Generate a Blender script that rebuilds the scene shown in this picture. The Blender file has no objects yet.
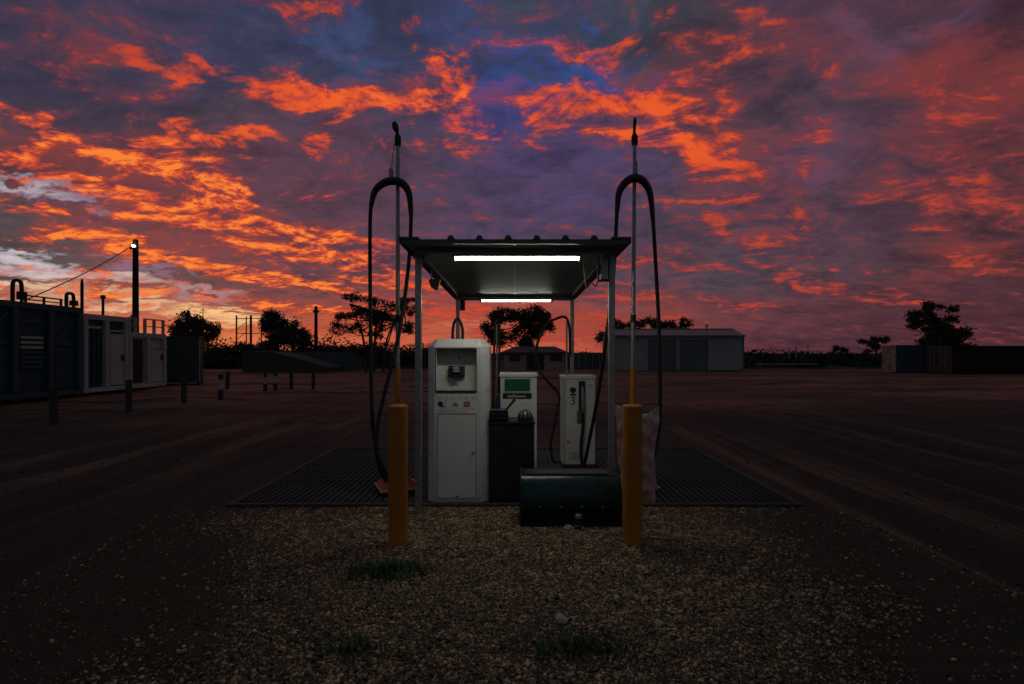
import bpy, bmesh, math, random
import numpy as np
from mathutils import Vector, Matrix

R = math.radians
scene = bpy.context.scene
COL = scene.collection

# ---------------------------------------------------------------- camera
EYE = 1.68
cam_data = bpy.data.cameras.new('camera')
cam_data.sensor_width = 36.0
cam_data.lens = 36.0 * 520.0 / 1024.0
cam_data.shift_x = -3.0 / 1024.0
cam_data.shift_y = 11.0 / 1024.0
cam_data.clip_start = 0.05
cam_data.clip_end = 6000.0
cam = bpy.data.objects.new('camera', cam_data)
cam.location = (0.0, 0.0, EYE)
cam.rotation_euler = (R(90), 0, 0)
COL.objects.link(cam)
scene.camera = cam

# ---------------------------------------------------------------- exposure / view
scene.render.engine = 'CYCLES'
scene.view_settings.view_transform = 'Standard'
scene.view_settings.look = 'None'
scene.view_settings.exposure = 0.0
scene.view_settings.gamma = 1.0
scene.view_settings.use_curve_mapping = False
scene.cycles.use_denoising = True
scene.cycles.max_bounces = 6
scene.cycles.diffuse_bounces = 3
scene.cycles.sample_clamp_indirect = 4.0

# ---------------------------------------------------------------- dusk sky and the last of the sun
SUN_AZ, SUN_EL = R(-34.0), R(0.6)
# sky features: bearing, elevation, half length, half width, tilt (degrees), then weight / colour
GLOW = [
    (-40.87, 22.37, 2.17, 1.1, -12.59, 0.55),
    (-41.8, 24.85, 3.1, 1.51, -30.41, 0.25),
    (-33.94, 25.95, 1.92, 1.2, -22.71, 0.35),
    (-31.61, 25.48, 5.71, 1.12, 7.83, 1.0),
    (-27.44, 24.82, 3.87, 1.44, -0.02, 0.9),
    (-23.21, 25.18, 4.82, 1.51, -7.14, 0.85),
    (-18.6, 24.58, 7.21, 1.39, -1.58, 1.0),
    (-13.31, 24.81, 4.14, 1.52, 0.86, 0.9),
    (-18.1, 22.89, 4.9, 0.87, 13.58, 0.6),
    (-22.46, 31.51, 6.59, 0.83, 13.39, 0.7),
    (-18.1, 32.46, 2.86, 0.74, 8.35, 0.6),
    (-29.57, 30.2, 3.52, 0.64, 5.39, 0.3),
    (-43.3, 18.42, 2.38, 0.97, -9.54, 0.75),
    (-41.06, 17.69, 1.86, 0.9, -17.2, 0.7),
    (-32.79, 20.48, 2.06, 1.99, -21.42, 0.7),
    (-27.87, 20.25, 3.81, 1.07, 17.26, 0.75),
    (-27.87, 18.87, 3.43, 0.88, 4.15, 0.6),
    (-34.32, 17.87, 6.2, 1.5, 15.4, 1.0),
    (-32.95, 16.28, 2.55, 1.13, -12.72, 0.9),
    (-20.75, 20.42, 2.11, 1.13, 17.87, 0.9),
    (-14.35, 21.09, 2.66, 1.19, 4.86, 0.6),
    (-43.01, 14.58, 3.33, 1.2, 2.69, 1.0),
    (-40.24, 14.09, 4.28, 1.16, -6.15, 1.0),
    (-36.87, 13.66, 3.93, 1.09, -6.99, 1.0),
    (-43.59, 15.42, 2.37, 0.96, 35.38, 0.6),
    (-43.01, 11.6, 2.83, 0.78, -0.05, 0.55),
    (-31.61, 15.12, 1.77, 1.03, -43.24, 0.8),
    (-29.15, 15.31, 3.91, 0.93, -20.71, 0.95),
    (-29.98, 13.58, 4.64, 0.91, -3.5, 0.9),
    (-32.79, 12.13, 5.49, 1.02, -1.59, 0.9),
    (-28.73, 12.09, 6.55, 1.2, -4.6, 1.0),
    (-25.94, 11.06, 7.53, 1.1, -5.58, 1.0),
    (-19.58, 10.37, 7.6, 1.01, -4.68, 0.95),
    (-13.52, 9.66, 5.9, 0.89, -3.76, 0.8),
    (-40.24, 10.07, 4.55, 1.05, 0.68, 0.7),
    (-37.22, 9.82, 3.93, 0.98, -5.01, 0.8),
    (-43.59, 8.94, 2.5, 0.66, 8.3, 0.4),
    (-41.8, 6.95, 5.24, 0.58, 3.49, 0.4),
    (-32.79, 8.55, 6.59, 0.78, -6.32, 0.7),
    (-27.0, 7.61, 9.89, 0.69, -6.17, 0.85),
    (-20.56, 6.68, 9.57, 0.73, -7.06, 0.8),
    (-14.55, 7.21, 7.32, 0.75, -3.26, 0.7),
    (-37.91, 5.29, 8.79, 0.61, 1.57, 0.6),
    (-19.58, 4.45, 9.73, 0.73, -2.66, 0.7),
    (-28.73, 5.11, 7.22, 0.55, -1.76, 0.5),
    (-11.42, 31.65, 1.87, 1.09, -10.21, 0.75),
    (-6.58, 33.77, 2.78, 0.65, 2.98, 0.6),
    (-9.28, 29.74, 3.63, 1.06, -22.22, 0.5),
    (-6.04, 28.0, 2.45, 2.23, 18.15, 0.9),
    (-9.07, 25.13, 3.81, 1.61, 37.08, 0.8),
    (-5.16, 23.68, 4.86, 1.89, -13.58, 1.0),
    (-6.58, 25.35, 2.82, 1.71, -32.9, 0.8),
    (-1.65, 22.55, 2.5, 0.67, 0.53, 0.5),
    (-7.13, 21.17, 5.5, 1.1, -6.47, 0.35),
    (-12.47, 19.92, 3.02, 0.8, 21.76, 0.35),
    (6.04, 25.1, 7.71, 2.83, 0.91, 1.0),
    (3.3, 24.1, 3.74, 2.09, -9.64, 0.9),
    (9.28, 24.58, 3.97, 1.79, -18.54, 1.0),
    (7.13, 27.34, 1.92, 1.18, -31.37, 0.7),
    (9.28, 28.07, 2.38, 1.0, -27.7, 0.4),
    (3.85, 20.03, 2.45, 0.71, -28.09, 0.5),
    (5.16, 19.32, 1.24, 0.83, -1.67, 0.6),
    (1.65, 21.79, 3.04, 0.7, -26.99, 0.35),
    (4.4, 30.32, 2.45, 0.84, -17.07, 0.4),
    (8.21, 29.97, 4.56, 0.95, -18.77, 0.55),
    (14.55, 30.23, 6.46, 1.14, -4.98, 0.9),
    (19.09, 29.47, 5.12, 1.0, -12.39, 0.7),
    (15.07, 32.57, 2.05, 1.29, -7.04, 0.6),
    (22.46, 27.51, 3.29, 1.73, 7.94, 0.5),
    (19.58, 26.32, 4.76, 1.54, -8.11, 0.6),
    (18.1, 26.85, 2.59, 1.32, 19.32, 0.5),
    (15.07, 24.73, 5.92, 1.97, -14.26, 0.8),
    (13.52, 22.45, 5.09, 1.67, -13.54, 0.8),
    (17.8, 21.31, 7.25, 2.03, -18.63, 1.05),
    (21.04, 18.65, 5.65, 1.4, -25.06, 1.0),
    (24.14, 17.26, 2.33, 1.19, -2.3, 0.85),
    (18.6, 23.01, 4.91, 1.71, -24.12, 0.6),
    (21.99, 23.86, 1.96, 2.34, -25.6, 0.5),
    (18.6, 17.97, 1.69, 0.67, -5.69, 0.5),
    (18.1, 15.43, 1.98, 0.69, -4.83, 0.7),
    (22.27, 15.23, 4.53, 0.82, -0.94, 0.85),
    (21.52, 12.8, 1.58, 1.99, 53.93, 0.75),
    (25.23, 10.74, 2.02, 1.11, 7.98, 0.75),
    (28.73, 11.9, 2.11, 1.45, -45.79, 0.5),
    (28.98, 16.4, 1.02, 2.39, -28.09, 0.5),
    (30.64, 19.41, 1.25, 2.03, -29.38, 0.4),
    (27.27, 19.57, 2.19, 1.02, 0.73, 0.35),
    (28.73, 9.85, 3.78, 1.03, -26.37, 0.5),
    (26.12, 13.4, 3.8, 1.06, -6.34, 0.3),
    (20.07, 19.22, 5.64, 1.8, -15.74, 0.4),
    (41.19, 15.61, 8.4, 6.7, -43.21, 0.3),
    (40.24, 18.13, 4.45, 2.88, -51.22, 0.2),
    (42.11, 12.7, 5.25, 4.98, -10.99, 0.25),
    (37.91, 13.07, 5.35, 4.39, -31.38, 0.2),
    (42.11, 7.08, 4.34, 1.25, -8.93, 0.75),
    (39.26, 20.64, 3.88, 3.19, -15.13, 0.22),
    (43.01, 22.39, 3.51, 3.92, -18.22, 0.2),
    (31.21, 6.1, 9.27, 1.05, -12.77, 0.7),
    (37.22, 4.47, 6.0, 0.74, -9.55, 0.4),
    (27.0, 8.57, 5.21, 1.18, -30.43, 0.4),
    (19.58, 9.36, 8.37, 0.86, -7.39, 0.45),
    (17.6, 11.1, 5.66, 0.87, 1.6, 0.4),
    (13.52, 9.66, 5.94, 1.18, -8.27, 0.5),
    (20.56, 5.45, 9.63, 0.87, -8.36, 0.4),
    (25.23, 4.28, 7.68, 0.7, -4.21, 0.35),
    (8.21, 9.83, 5.51, 1.5, -1.42, 0.65),
    (9.28, 6.82, 7.62, 1.07, -3.12, 0.7),
    (-9.28, 11.06, 4.55, 0.75, -8.07, 0.5),
    (-8.21, 7.37, 7.66, 1.22, -2.95, 0.7),
    (-6.58, 4.7, 7.73, 1.39, 0.53, 0.8),
    (2.75, 3.85, 9.36, 1.25, -0.2, 0.8),
    (0.55, 1.98, 12.51, 1.41, -0.02, 0.7),
    (13.52, 5.66, 7.42, 0.9, -9.48, 0.55),
    (8.21, 3.05, 9.19, 1.24, -0.45, 0.6),
    (-12.47, 4.08, 5.97, 1.37, 0.89, 0.7),
    (15.58, 3.71, 8.71, 0.75, -5.17, 0.4),
    (40.56, 1.51, 7.21, 0.95, -1.29, 0.3),
    (34.32, 7.51, 2.14, 1.02, -5.07, 0.3),
    (27.87, 21.61, 7.65, 1.39, -19.52, 0.15),
    (25.23, 29.71, 7.82, 1.28, -11.53, 0.2),
    (33.56, 27.37, 6.74, 2.06, -15.21, 0.15),
    (-38.59, 11.72, 5.67, 0.84, -3.32, 0.5),
    (-41.19, 8.72, 5.3, 0.46, -0.32, 0.3),
    (-22.46, 12.14, 7.95, 0.84, -5.59, 0.6),
    (-16.6, 11.76, 7.15, 0.87, -4.66, 0.5),
    (-23.4, 9.52, 9.18, 0.7, -4.5, 0.7),
    (-12.47, 8.33, 8.94, 0.75, -4.24, 0.6),
    (-35.07, 6.55, 7.32, 0.51, -2.71, 0.5),
    (-41.19, 3.97, 7.12, 0.59, 3.46, 0.5),
    (-32.79, 2.59, 9.98, 0.66, 1.66, 0.5),
    (-19.58, 2.39, 11.13, 0.88, 0.84, 0.6),
    (-30.39, 17.32, 2.21, 1.04, -23.94, 0.5),
    (-37.22, 16.06, 3.94, 0.82, 2.2, 0.5),
    (-25.23, 23.76, 2.6, 1.19, 9.8, 0.5),
    (-19.58, 15.01, 5.47, 0.84, -9.01, 0.25),
    (-37.22, 21.18, 3.78, 0.93, -8.09, 0.25),
    (-38.93, 23.67, 2.59, 0.9, -18.07, 0.2),
    (18.6, 13.13, 4.22, 0.99, -4.29, 0.3),
    (13.52, 16.95, 4.44, 1.12, -3.88, 0.3),
    (-11.42, 15.59, 3.01, 0.85, 2.95, 0.25),
    (-4.95, 17.84, 6.18, 0.86, -7.74, 0.2),
]
TINT = [
    (-22.46, -2.75, 141.46, 13.2, -1.13, 0.8, (118, 62, 68)),
    (-3.85, 0.88, 61.45, 7.25, 0.06, 0.9, (196, 84, 64)),
    (-4.95, 2.52, 17.51, 4.38, 0.21, 0.7, (222, 108, 76)),
    (-27.87, 0.78, 16.4, 2.92, 0.41, 0.7, (226, 128, 84)),
    (-41.19, 2.73, 10.02, 3.31, 2.38, 0.6, (200, 112, 92)),
    (35.07, 0.09, 27.97, 9.02, -0.06, 1.0, (78, 48, 60)),
    (45.27, 8.69, 18.16, 21.23, -8.59, 0.9, (84, 48, 58)),
    (41.8, 25.52, 21.98, 12.06, -19.21, 0.9, (80, 48, 60)),
    (28.73, 23.92, 23.58, 14.43, -28.87, 0.85, (78, 56, 74)),
    (32.79, 15.19, 10.07, 10.58, -29.55, 0.6, (84, 60, 74)),
    (14.55, 12.9, 28.91, 13.19, -3.27, 0.7, (88, 60, 80)),
    (-7.13, 16.28, 30.41, 15.14, 1.88, 0.8, (78, 62, 92)),
    (-27.0, 14.69, 23.35, 13.12, -3.48, 0.8, (96, 60, 76)),
    (-41.19, 19.38, 14.82, 9.94, 3.71, 0.85, (68, 52, 68)),
    (-37.91, 26.8, 23.06, 7.63, 17.36, 0.9, (56, 52, 76)),
    (-10.35, 30.63, 29.98, 9.65, 4.51, 0.85, (56, 58, 92)),
    (4.95, 21.25, 14.22, 8.6, -1.73, 0.6, (84, 68, 114)),
    (2.75, 28.1, 11.99, 3.48, 6.63, 0.85, (48, 78, 158)),
    (-2.75, 23.65, 7.7, 3.15, 0.95, 0.55, (58, 68, 136)),
    (13.52, 26.62, 7.18, 2.47, 2.72, 0.65, (70, 62, 114)),
    (-18.1, 28.58, 5.22, 3.81, -28.59, 0.6, (60, 80, 128)),
    (-3.85, 31.79, 8.78, 2.39, 1.65, 0.5, (62, 72, 120)),
    (35.8, 25.66, 6.01, 2.91, -15.77, 0.5, (96, 74, 100)),
    (30.39, 17.75, 4.98, 3.45, -9.7, 0.4, (92, 74, 104)),
    (-27.0, 26.66, 5.37, 2.36, 11.49, 0.4, (66, 70, 100)),
    (-42.71, 13.2, 4.7, 1.02, -1.29, 1.0, (186, 186, 204)),
    (-39.26, 13.16, 2.85, 0.75, -7.1, 0.7, (140, 140, 172)),
    (-43.59, 7.69, 5.46, 1.27, -6.45, 1.0, (206, 196, 204)),
    (-38.93, 6.66, 7.32, 1.02, -2.32, 0.95, (214, 188, 184)),
    (-34.32, 7.96, 4.5, 0.72, -1.8, 0.6, (150, 126, 156)),
    (-43.59, 5.01, 5.24, 0.79, 4.73, 0.95, (246, 206, 170)),
    (-37.91, 4.42, 6.89, 0.69, 3.42, 0.9, (240, 190, 150)),
    (-30.8, 5.38, 4.06, 0.75, -6.09, 0.7, (196, 152, 152)),
    (-29.15, 3.56, 6.73, 0.96, -2.6, 0.95, (252, 200, 140)),
    (-41.19, 12.09, 7.36, 0.97, -7.85, 0.6, (100, 70, 92)),
    (-4.95, 2.52, 4.38, 1.32, 0.21, 0.5, (232, 138, 100)),
]
SOFT = [
    (41.5, 15.15, 7.97, 11.13, -23.9, 0.9),
    (42.41, 7.36, 6.67, 1.92, -9.25, 0.55),
    (19.58, 28.77, 14.92, 3.48, -11.77, 0.7),
    (18.6, 22.12, 14.2, 6.14, -19.0, 0.8),
    (32.79, 5.63, 11.83, 1.45, -12.88, 0.5),
    (-18.6, 24.93, 16.6, 3.19, -1.45, 0.7),
    (-35.07, 17.72, 14.14, 3.82, 7.15, 0.7),
    (-35.07, 13.11, 18.97, 4.36, -2.84, 0.85),
    (-6.04, 25.37, 6.48, 6.37, -5.99, 0.7),
    (-22.46, 9.19, 24.36, 4.4, -4.77, 0.85),
    (-3.85, 3.4, 29.63, 4.16, 0.22, 0.75),
    (22.93, 13.73, 9.54, 4.71, -15.58, 0.45),
    (6.04, 25.1, 10.9, 3.6, -2.39, 0.7),
    (-37.91, 23.97, 9.74, 3.15, -5.53, 0.4),
    (29.57, 15.25, 6.2, 9.33, -28.12, 0.35),
    (39.26, 23.57, 8.94, 5.03, -16.72, 0.5),
    (-22.46, 31.51, 10.54, 1.19, 10.37, 0.5),
    (-41.19, 5.21, 10.04, 1.97, 4.52, 0.5),
    (13.52, 9.66, 12.53, 2.29, -6.28, 0.4),
]
HEAT = [
    (-35.07, 10.09, 24.95, 14.15, -2.62, 1.15),
    (-37.22, 13.19, 13.88, 7.62, 0.06, 0.5),
    (4.95, 24.97, 32.81, 10.85, -1.96, 0.5),
    (18.6, 20.3, 15.9, 6.44, -6.3, 0.22),
    (-17.6, 25.74, 22.23, 7.69, 7.02, 0.45),
    (-22.46, 8.39, 28.19, 6.01, -1.91, 0.6),
]
GAPS = [
    (1.65, 28.38, 6.55, 1.9, 7.03, 0.9),
    (-18.1, 28.58, 2.61, 1.91, -28.59, 0.5),
    (-42.41, 13.34, 3.56, 0.79, -1.23, 0.3),
]


def lin(c):
    return tuple((v / 255 / 12.92) if v / 255 <= 0.04045 else ((v / 255 + 0.055) / 1.055) ** 2.4 for v in c)


def build_world():
    w = bpy.data.worlds.new('World')
    scene.world = w
    w.use_nodes = True
    w.cycles.sampling_method = 'MANUAL'
    w.cycles.sample_map_resolution = 256
    t = w.node_tree
    N, L = t.nodes, t.links
    N.clear()

    def node(kind, **kw):
        n = N.new(kind)
        for k, v in kw.items():
            setattr(n, k, v)
        return n

    def put(sock, v):
        if hasattr(v, 'links'):
            L.new(v, sock)
        else:
            sock.default_value = v

    def m(op, a, b=0.0, c=None, clamp=False):
        n = node('ShaderNodeMath', operation=op, use_clamp=clamp)
        put(n.inputs[0], a)
        put(n.inputs[1], b)
        if c is not None:
            put(n.inputs[2], c)
        return n.outputs[0]

    def vm(op, a, b=None, s=None):
        n = node('ShaderNodeVectorMath', operation=op)
        put(n.inputs[0], a)
        if b is not None:
            put(n.inputs[1], b)
        if s is not None:
            put(n.inputs[3], s)
        return n.outputs[0]

    def noise(vec, scale, detail, rough, dist=0.0, out=0):
        n = node('ShaderNodeTexNoise')
        n.inputs['Scale'].default_value = scale
        n.inputs['Detail'].default_value = detail
        n.inputs['Roughness'].default_value = rough
        n.inputs['Distortion'].default_value = dist
        L.new(vec, n.inputs['Vector'])
        return n.outputs[out]

    def dot(vec, k):
        n = node('ShaderNodeVectorMath', operation='DOT_PRODUCT')
        L.new(vec, n.inputs[0])
        n.inputs[1].default_value = k
        return n.outputs['Value']

    def blob(vec, r):
        # soft ellipse in (bearing, elevation, 1) space
        c, s = math.cos(R(r[4])), math.sin(R(r[4]))
        x0, y0, a, b = R(r[0]), R(r[1]), R(r[2]), R(r[3])
        u = dot(vec, (c / a, s / a, -(c * x0 + s * y0) / a))
        v = dot(vec, (-s / b, c / b, (s * x0 - c * y0) / b))
        q = m('MULTIPLY_ADD', v, v, m('MULTIPLY', u, u))
        return m('SUBTRACT', 1.0, q, clamp=True)

    def smooth(v, a, b):
        n = node('ShaderNodeMapRange', interpolation_type='SMOOTHSTEP')
        put(n.inputs['Value'], v)
        n.inputs['From Min'].default_value = a
        n.inputs['From Max'].default_value = b
        return n.outputs['Result']

    def mix(f, a, b, kind='MIX'):
        n = node('ShaderNodeMix', data_type='RGBA', blend_type=kind)
        put(n.inputs['Factor'], f)
        for s, v in ((n.inputs['A'], a), (n.inputs['B'], b)):
            if hasattr(v, 'links'):
                L.new(v, s)
            else:
                s.default_value = (*v, 1)
        return n.outputs['Result']

    D = node('ShaderNodeTexCoord').outputs['Generated']
    sp = node('ShaderNodeSeparateXYZ')
    L.new(D, sp.inputs[0])
    x, y, z = sp.outputs
    az = m('ARCTAN2', x, y)
    el = m('ARCSINE', z)
    ang = node('ShaderNodeCombineXYZ')
    L.new(az, ang.inputs[0]); L.new(el, ang.inputs[1]); ang.inputs[2].default_value = 1.0
    S = ang.outputs[0]
    # cloud deck seen from below: direction projected on a level sheet
    zz = m('ADD', m('MAXIMUM', z, 0.0), 0.22)
    P0 = vm('SCALE', D, s=m('DIVIDE', 1.0, zz))
    rot = node('ShaderNodeMapping')
    rot.inputs['Rotation'].default_value = (0, 0, R(24))
    rot.inputs['Scale'].default_value = (1.0, 1.3, 0.0)
    L.new(P0, rot.inputs['Vector'])
    P = rot.outputs[0]

    # ragged edges: the feature map is pushed about by turbulence
    amp = m('MULTIPLY_ADD', m('MAXIMUM', el, 0.0), 0.20, 0.016)
    wv = vm('SUBTRACT', noise(P, 3.2, 8, 0.64, 0.3, 1), (0.5, 0.5, 0.5))
    wv = vm('MULTIPLY', wv, (1.35, 1.25, 0.0))
    SW = vm('ADD', S, vm('SCALE', wv, s=amp))
    wide = vm('ADD', S, vm('SCALE', wv, s=m('MULTIPLY', amp, 3.0)))

    n1 = noise(P, 4.6, 10, 0.68, 0.6)
    off = vm('ADD', P, (-0.035, 0.055, 0.0))
    n2 = noise(off, 4.6, 7, 0.68, 0.6)
    fine = noise(P, 17.0, 6, 0.66, 0.3)
    big = noise(P, 0.8, 4, 0.55)

    total = None
    for r in GLOW:
        g = blob(SW, r)
        total = m('MULTIPLY', g, r[5]) if total is None else m('MULTIPLY_ADD', g, r[5], total)
    # beyond the charted part the deck goes on in the same manner, dying away from the sunset
    dotn = node('ShaderNodeVectorMath', operation='DOT_PRODUCT')
    L.new(D, dotn.inputs[0])
    dotn.inputs[1].default_value = (math.sin(SUN_AZ), math.cos(SUN_AZ), 0.0)
    tosun = smooth(dotn.outputs['Value'], -0.6, 0.9)
    total = m('MINIMUM', total, 0.66)
    val = m('MULTIPLY_ADD', total, GLOW_GAIN, -0.17)
    val = m('ADD', val, m('MULTIPLY', m('SUBTRACT', n1, 0.5), 3.2))
    val = m('ADD', val, m('MULTIPLY', m('SUBTRACT', n1, n2), 1.8))
    val = m('ADD', val, m('MULTIPLY', m('SUBTRACT', fine, 0.5), 2.0))
    val = m('ADD', val, m('MULTIPLY', m('SUBTRACT', tosun, 1.0), 0.25))
    lit = smooth(val, -0.16, 1.12)

    heat = 0.10
    for r in HEAT:
        heat = m('MULTIPLY_ADD', blob(S, r), r[5], heat)
    heat = m('MINIMUM', heat, 1.15)

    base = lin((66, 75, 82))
    for r in TINT:
        f = m('MULTIPLY', smooth(blob(wide, r), 0.0, 1.0), r[5])
        base = mix(f, base, lin(r[6]))
    shade = m('ADD', m('MULTIPLY_ADD', m('SUBTRACT', big, 0.5), 0.7, 1.0), m('MULTIPLY', m('SUBTRACT', n1, 0.5), 1.9))
    shade = m('ADD', shade, m('MULTIPLY', m('SUBTRACT', fine, 0.5), 0.5))
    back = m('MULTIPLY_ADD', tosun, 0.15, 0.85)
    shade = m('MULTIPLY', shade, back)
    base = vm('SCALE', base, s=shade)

    # thinner red-lit veil round the bright parts
    soft = 0.0
    for r in SOFT:
        soft = m('MULTIPLY_ADD', blob(wide, r), r[5], soft)
    soft = m('MULTIPLY', m('MINIMUM', soft, 1.0), 0.85)
    soft = m('ADD', soft, m('MULTIPLY', m('SUBTRACT', n1, 0.5), 2.4))
    soft = m('ADD', soft, m('MULTIPLY', m('SUBTRACT', big, 0.5), 1.6))
    soft = m('MULTIPLY', smooth(soft, 0.12, 1.2), 0.52)
    base = mix(soft, base, lin((160, 60, 44)))

    ramp = node('ShaderNodeValToRGB')
    e = ramp.color_ramp.elements
    e[0].position = 0.0; e[0].color = (*lin((92, 44, 52)), 1)
    e[1].position = 1.0; e[1].color = (*lin((255, 134, 52)), 1)
    for p, c in ((0.2, (124, 52, 56)), (0.42, (176, 64, 50)), (0.65, (218, 76, 42)), (0.85, (244, 98, 40))):
        k = e.new(p); k.color = (*lin(c), 1)
    hot = m('MULTIPLY', lit, m('MULTIPLY_ADD', heat, 0.55, 0.42))
    L.new(hot, ramp.inputs['Fac'])
    cloud = mix(m('POWER', lit, 0.8), base, ramp.outputs['Color'])

    sky = node('ShaderNodeTexSky', sky_type='NISHITA')
    sky.sun_disc = False
    sky.sun_elevation = SUN_EL
    sky.sun_rotation = SUN_AZ
    sky.altitude = 50
    gap = 0.0
    for r in GAPS:
        gap = m('MULTIPLY_ADD', blob(wide, r), r[5], gap)
    gap = m('MULTIPLY', smooth(gap, 0.0, 0.9), m('SUBTRACT', 1.0, lit))

    bg_sky = node('ShaderNodeBackground')
    L.new(sky.outputs[0], bg_sky.inputs['Color'])
    bg_sky.inputs['Strength'].default_value = 0.08
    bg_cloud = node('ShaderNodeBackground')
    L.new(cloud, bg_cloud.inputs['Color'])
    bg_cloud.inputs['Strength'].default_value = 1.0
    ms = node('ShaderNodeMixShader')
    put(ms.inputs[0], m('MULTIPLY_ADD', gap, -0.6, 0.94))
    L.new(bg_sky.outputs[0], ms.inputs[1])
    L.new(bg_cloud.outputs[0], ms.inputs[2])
    out = node('ShaderNodeOutputWorld')
    L.new(ms.outputs[0], out.inputs['Surface'])


GLOW_GAIN = 1.15
build_world()

sun_data = bpy.data.lights.new('sun', 'SUN')
sun_data.energy = 0.04
sun_data.angle = R(3)
sun_data.color = (1.0, 0.55, 0.3)
sun = bpy.data.objects.new('sun', sun_data)
sd = Vector((math.sin(SUN_AZ) * math.cos(SUN_EL), math.cos(SUN_AZ) * math.cos(SUN_EL), math.sin(SUN_EL)))
sun.rotation_euler = sd.to_track_quat('Z', 'Y').to_euler()
COL.objects.link(sun)

# ================================================================ helpers
rng = random.Random(7)


def material(name, color, rough=0.7, metal=0.0, vary=0.25, scale=6.0, bump=0.0, bscale=40.0, color2=None,
             emit=0.0, alpha=1.0, island=0.0, spec=0.5, stretch=(1, 1, 1), dirt=None, transl=0.0):
    """Principled surface with noise mottling (and optional wear colour, relief, per-island variation)."""
    mt = bpy.data.materials.new(name)
    mt.use_nodes = True
    t = mt.node_tree
    N, L = t.nodes, t.links
    b = N['Principled BSDF']
    b.inputs['Roughness'].default_value = rough
    b.inputs['Metallic'].default_value = metal
    b.inputs['Specular IOR Level'].default_value = spec
    tc = N.new('ShaderNodeTexCoord')
    mp = N.new('ShaderNodeMapping')
    mp.inputs['Scale'].default_value = stretch
    L.new(tc.outputs['Object'], mp.inputs['Vector'])
    nz = N.new('ShaderNodeTexNoise')
    nz.inputs['Scale'].default_value = scale
    nz.inputs['Detail'].default_value = 6
    nz.inputs['Roughness'].default_value = 0.65
    L.new(mp.outputs[0], nz.inputs['Vector'])
    rp = N.new('ShaderNodeValToRGB')
    c2 = color2 or tuple(c * (1 - vary) for c in color)
    rp.color_ramp.elements[0].position = 0.32
    rp.color_ramp.elements[0].color = (*c2, 1)
    rp.color_ramp.elements[1].position = 0.68
    rp.color_ramp.elements[1].color = (*tuple(min(1, c * (1 + vary * 0.4)) for c in color), 1)
    L.new(nz.outputs['Fac'], rp.inputs['Fac'])
    col = rp.outputs['Color']
    if dirt:
        n2 = N.new('ShaderNodeTexNoise')
        n2.inputs['Scale'].default_value = dirt[1]
        n2.inputs['Detail'].default_value = 8
        n2.inputs['Roughness'].default_value = 0.75
        L.new(tc.outputs['Object'], n2.inputs['Vector'])
        mr = N.new('ShaderNodeMapRange')
        mr.inputs['From Min'].default_value = dirt[2]
        mr.inputs['From Max'].default_value = dirt[2] + 0.12
        L.new(n2.outputs['Fac'], mr.inputs['Value'])
        mx = N.new('ShaderNodeMix')
        mx.data_type = 'RGBA'
        L.new(mr.outputs[0], mx.inputs['Factor'])
        L.new(col, mx.inputs['A'])
        mx.inputs['B'].default_value = (*dirt[0], 1)
        col = mx.outputs['Result']
    if island:
        g = N.new('ShaderNodeNewGeometry')
        mr = N.new('ShaderNodeMapRange')
        mr.inputs['To Min'].default_value = 1 - island
        mr.inputs['To Max'].default_value = 1 + island
        L.new(g.outputs['Random Per Island'], mr.inputs['Value'])
        hs = N.new('ShaderNodeHueSaturation')
        L.new(mr.outputs[0], hs.inputs['Value'])
        L.new(col, hs.inputs['Color'])
        col = hs.outputs['Color']
    L.new(col, b.inputs['Base Color'])
    mr = N.new('ShaderNodeMapRange')
    mr.inputs['To Min'].default_value = max(0.02, rough - 0.12)
    mr.inputs['To Max'].default_value = min(1.0, rough + 0.12)
    L.new(nz.outputs['Fac'], mr.inputs['Value'])
    L.new(mr.outputs[0], b.inputs['Roughness'])
    if bump:
        nb = N.new('ShaderNodeTexNoise')
        nb.inputs['Scale'].default_value = bscale
        nb.inputs['Detail'].default_value = 5
        L.new(mp.outputs[0], nb.inputs['Vector'])
        bp = N.new('ShaderNodeBump')
        bp.inputs['Strength'].default_value = bump
        bp.inputs['Distance'].default_value = 0.02
        L.new(nb.outputs['Fac'], bp.inputs['Height'])
        L.new(bp.outputs['Normal'], b.inputs['Normal'])
    if emit:
        b.inputs['Emission Color'].default_value = (*color, 1)
        b.inputs['Emission Strength'].default_value = emit
    if transl:
        b.inputs['Transmission Weight'].default_value = transl
        b.inputs['IOR'].default_value = 1.08
    if alpha < 1:
        b.inputs['Alpha'].default_value = alpha
    return mt


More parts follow.
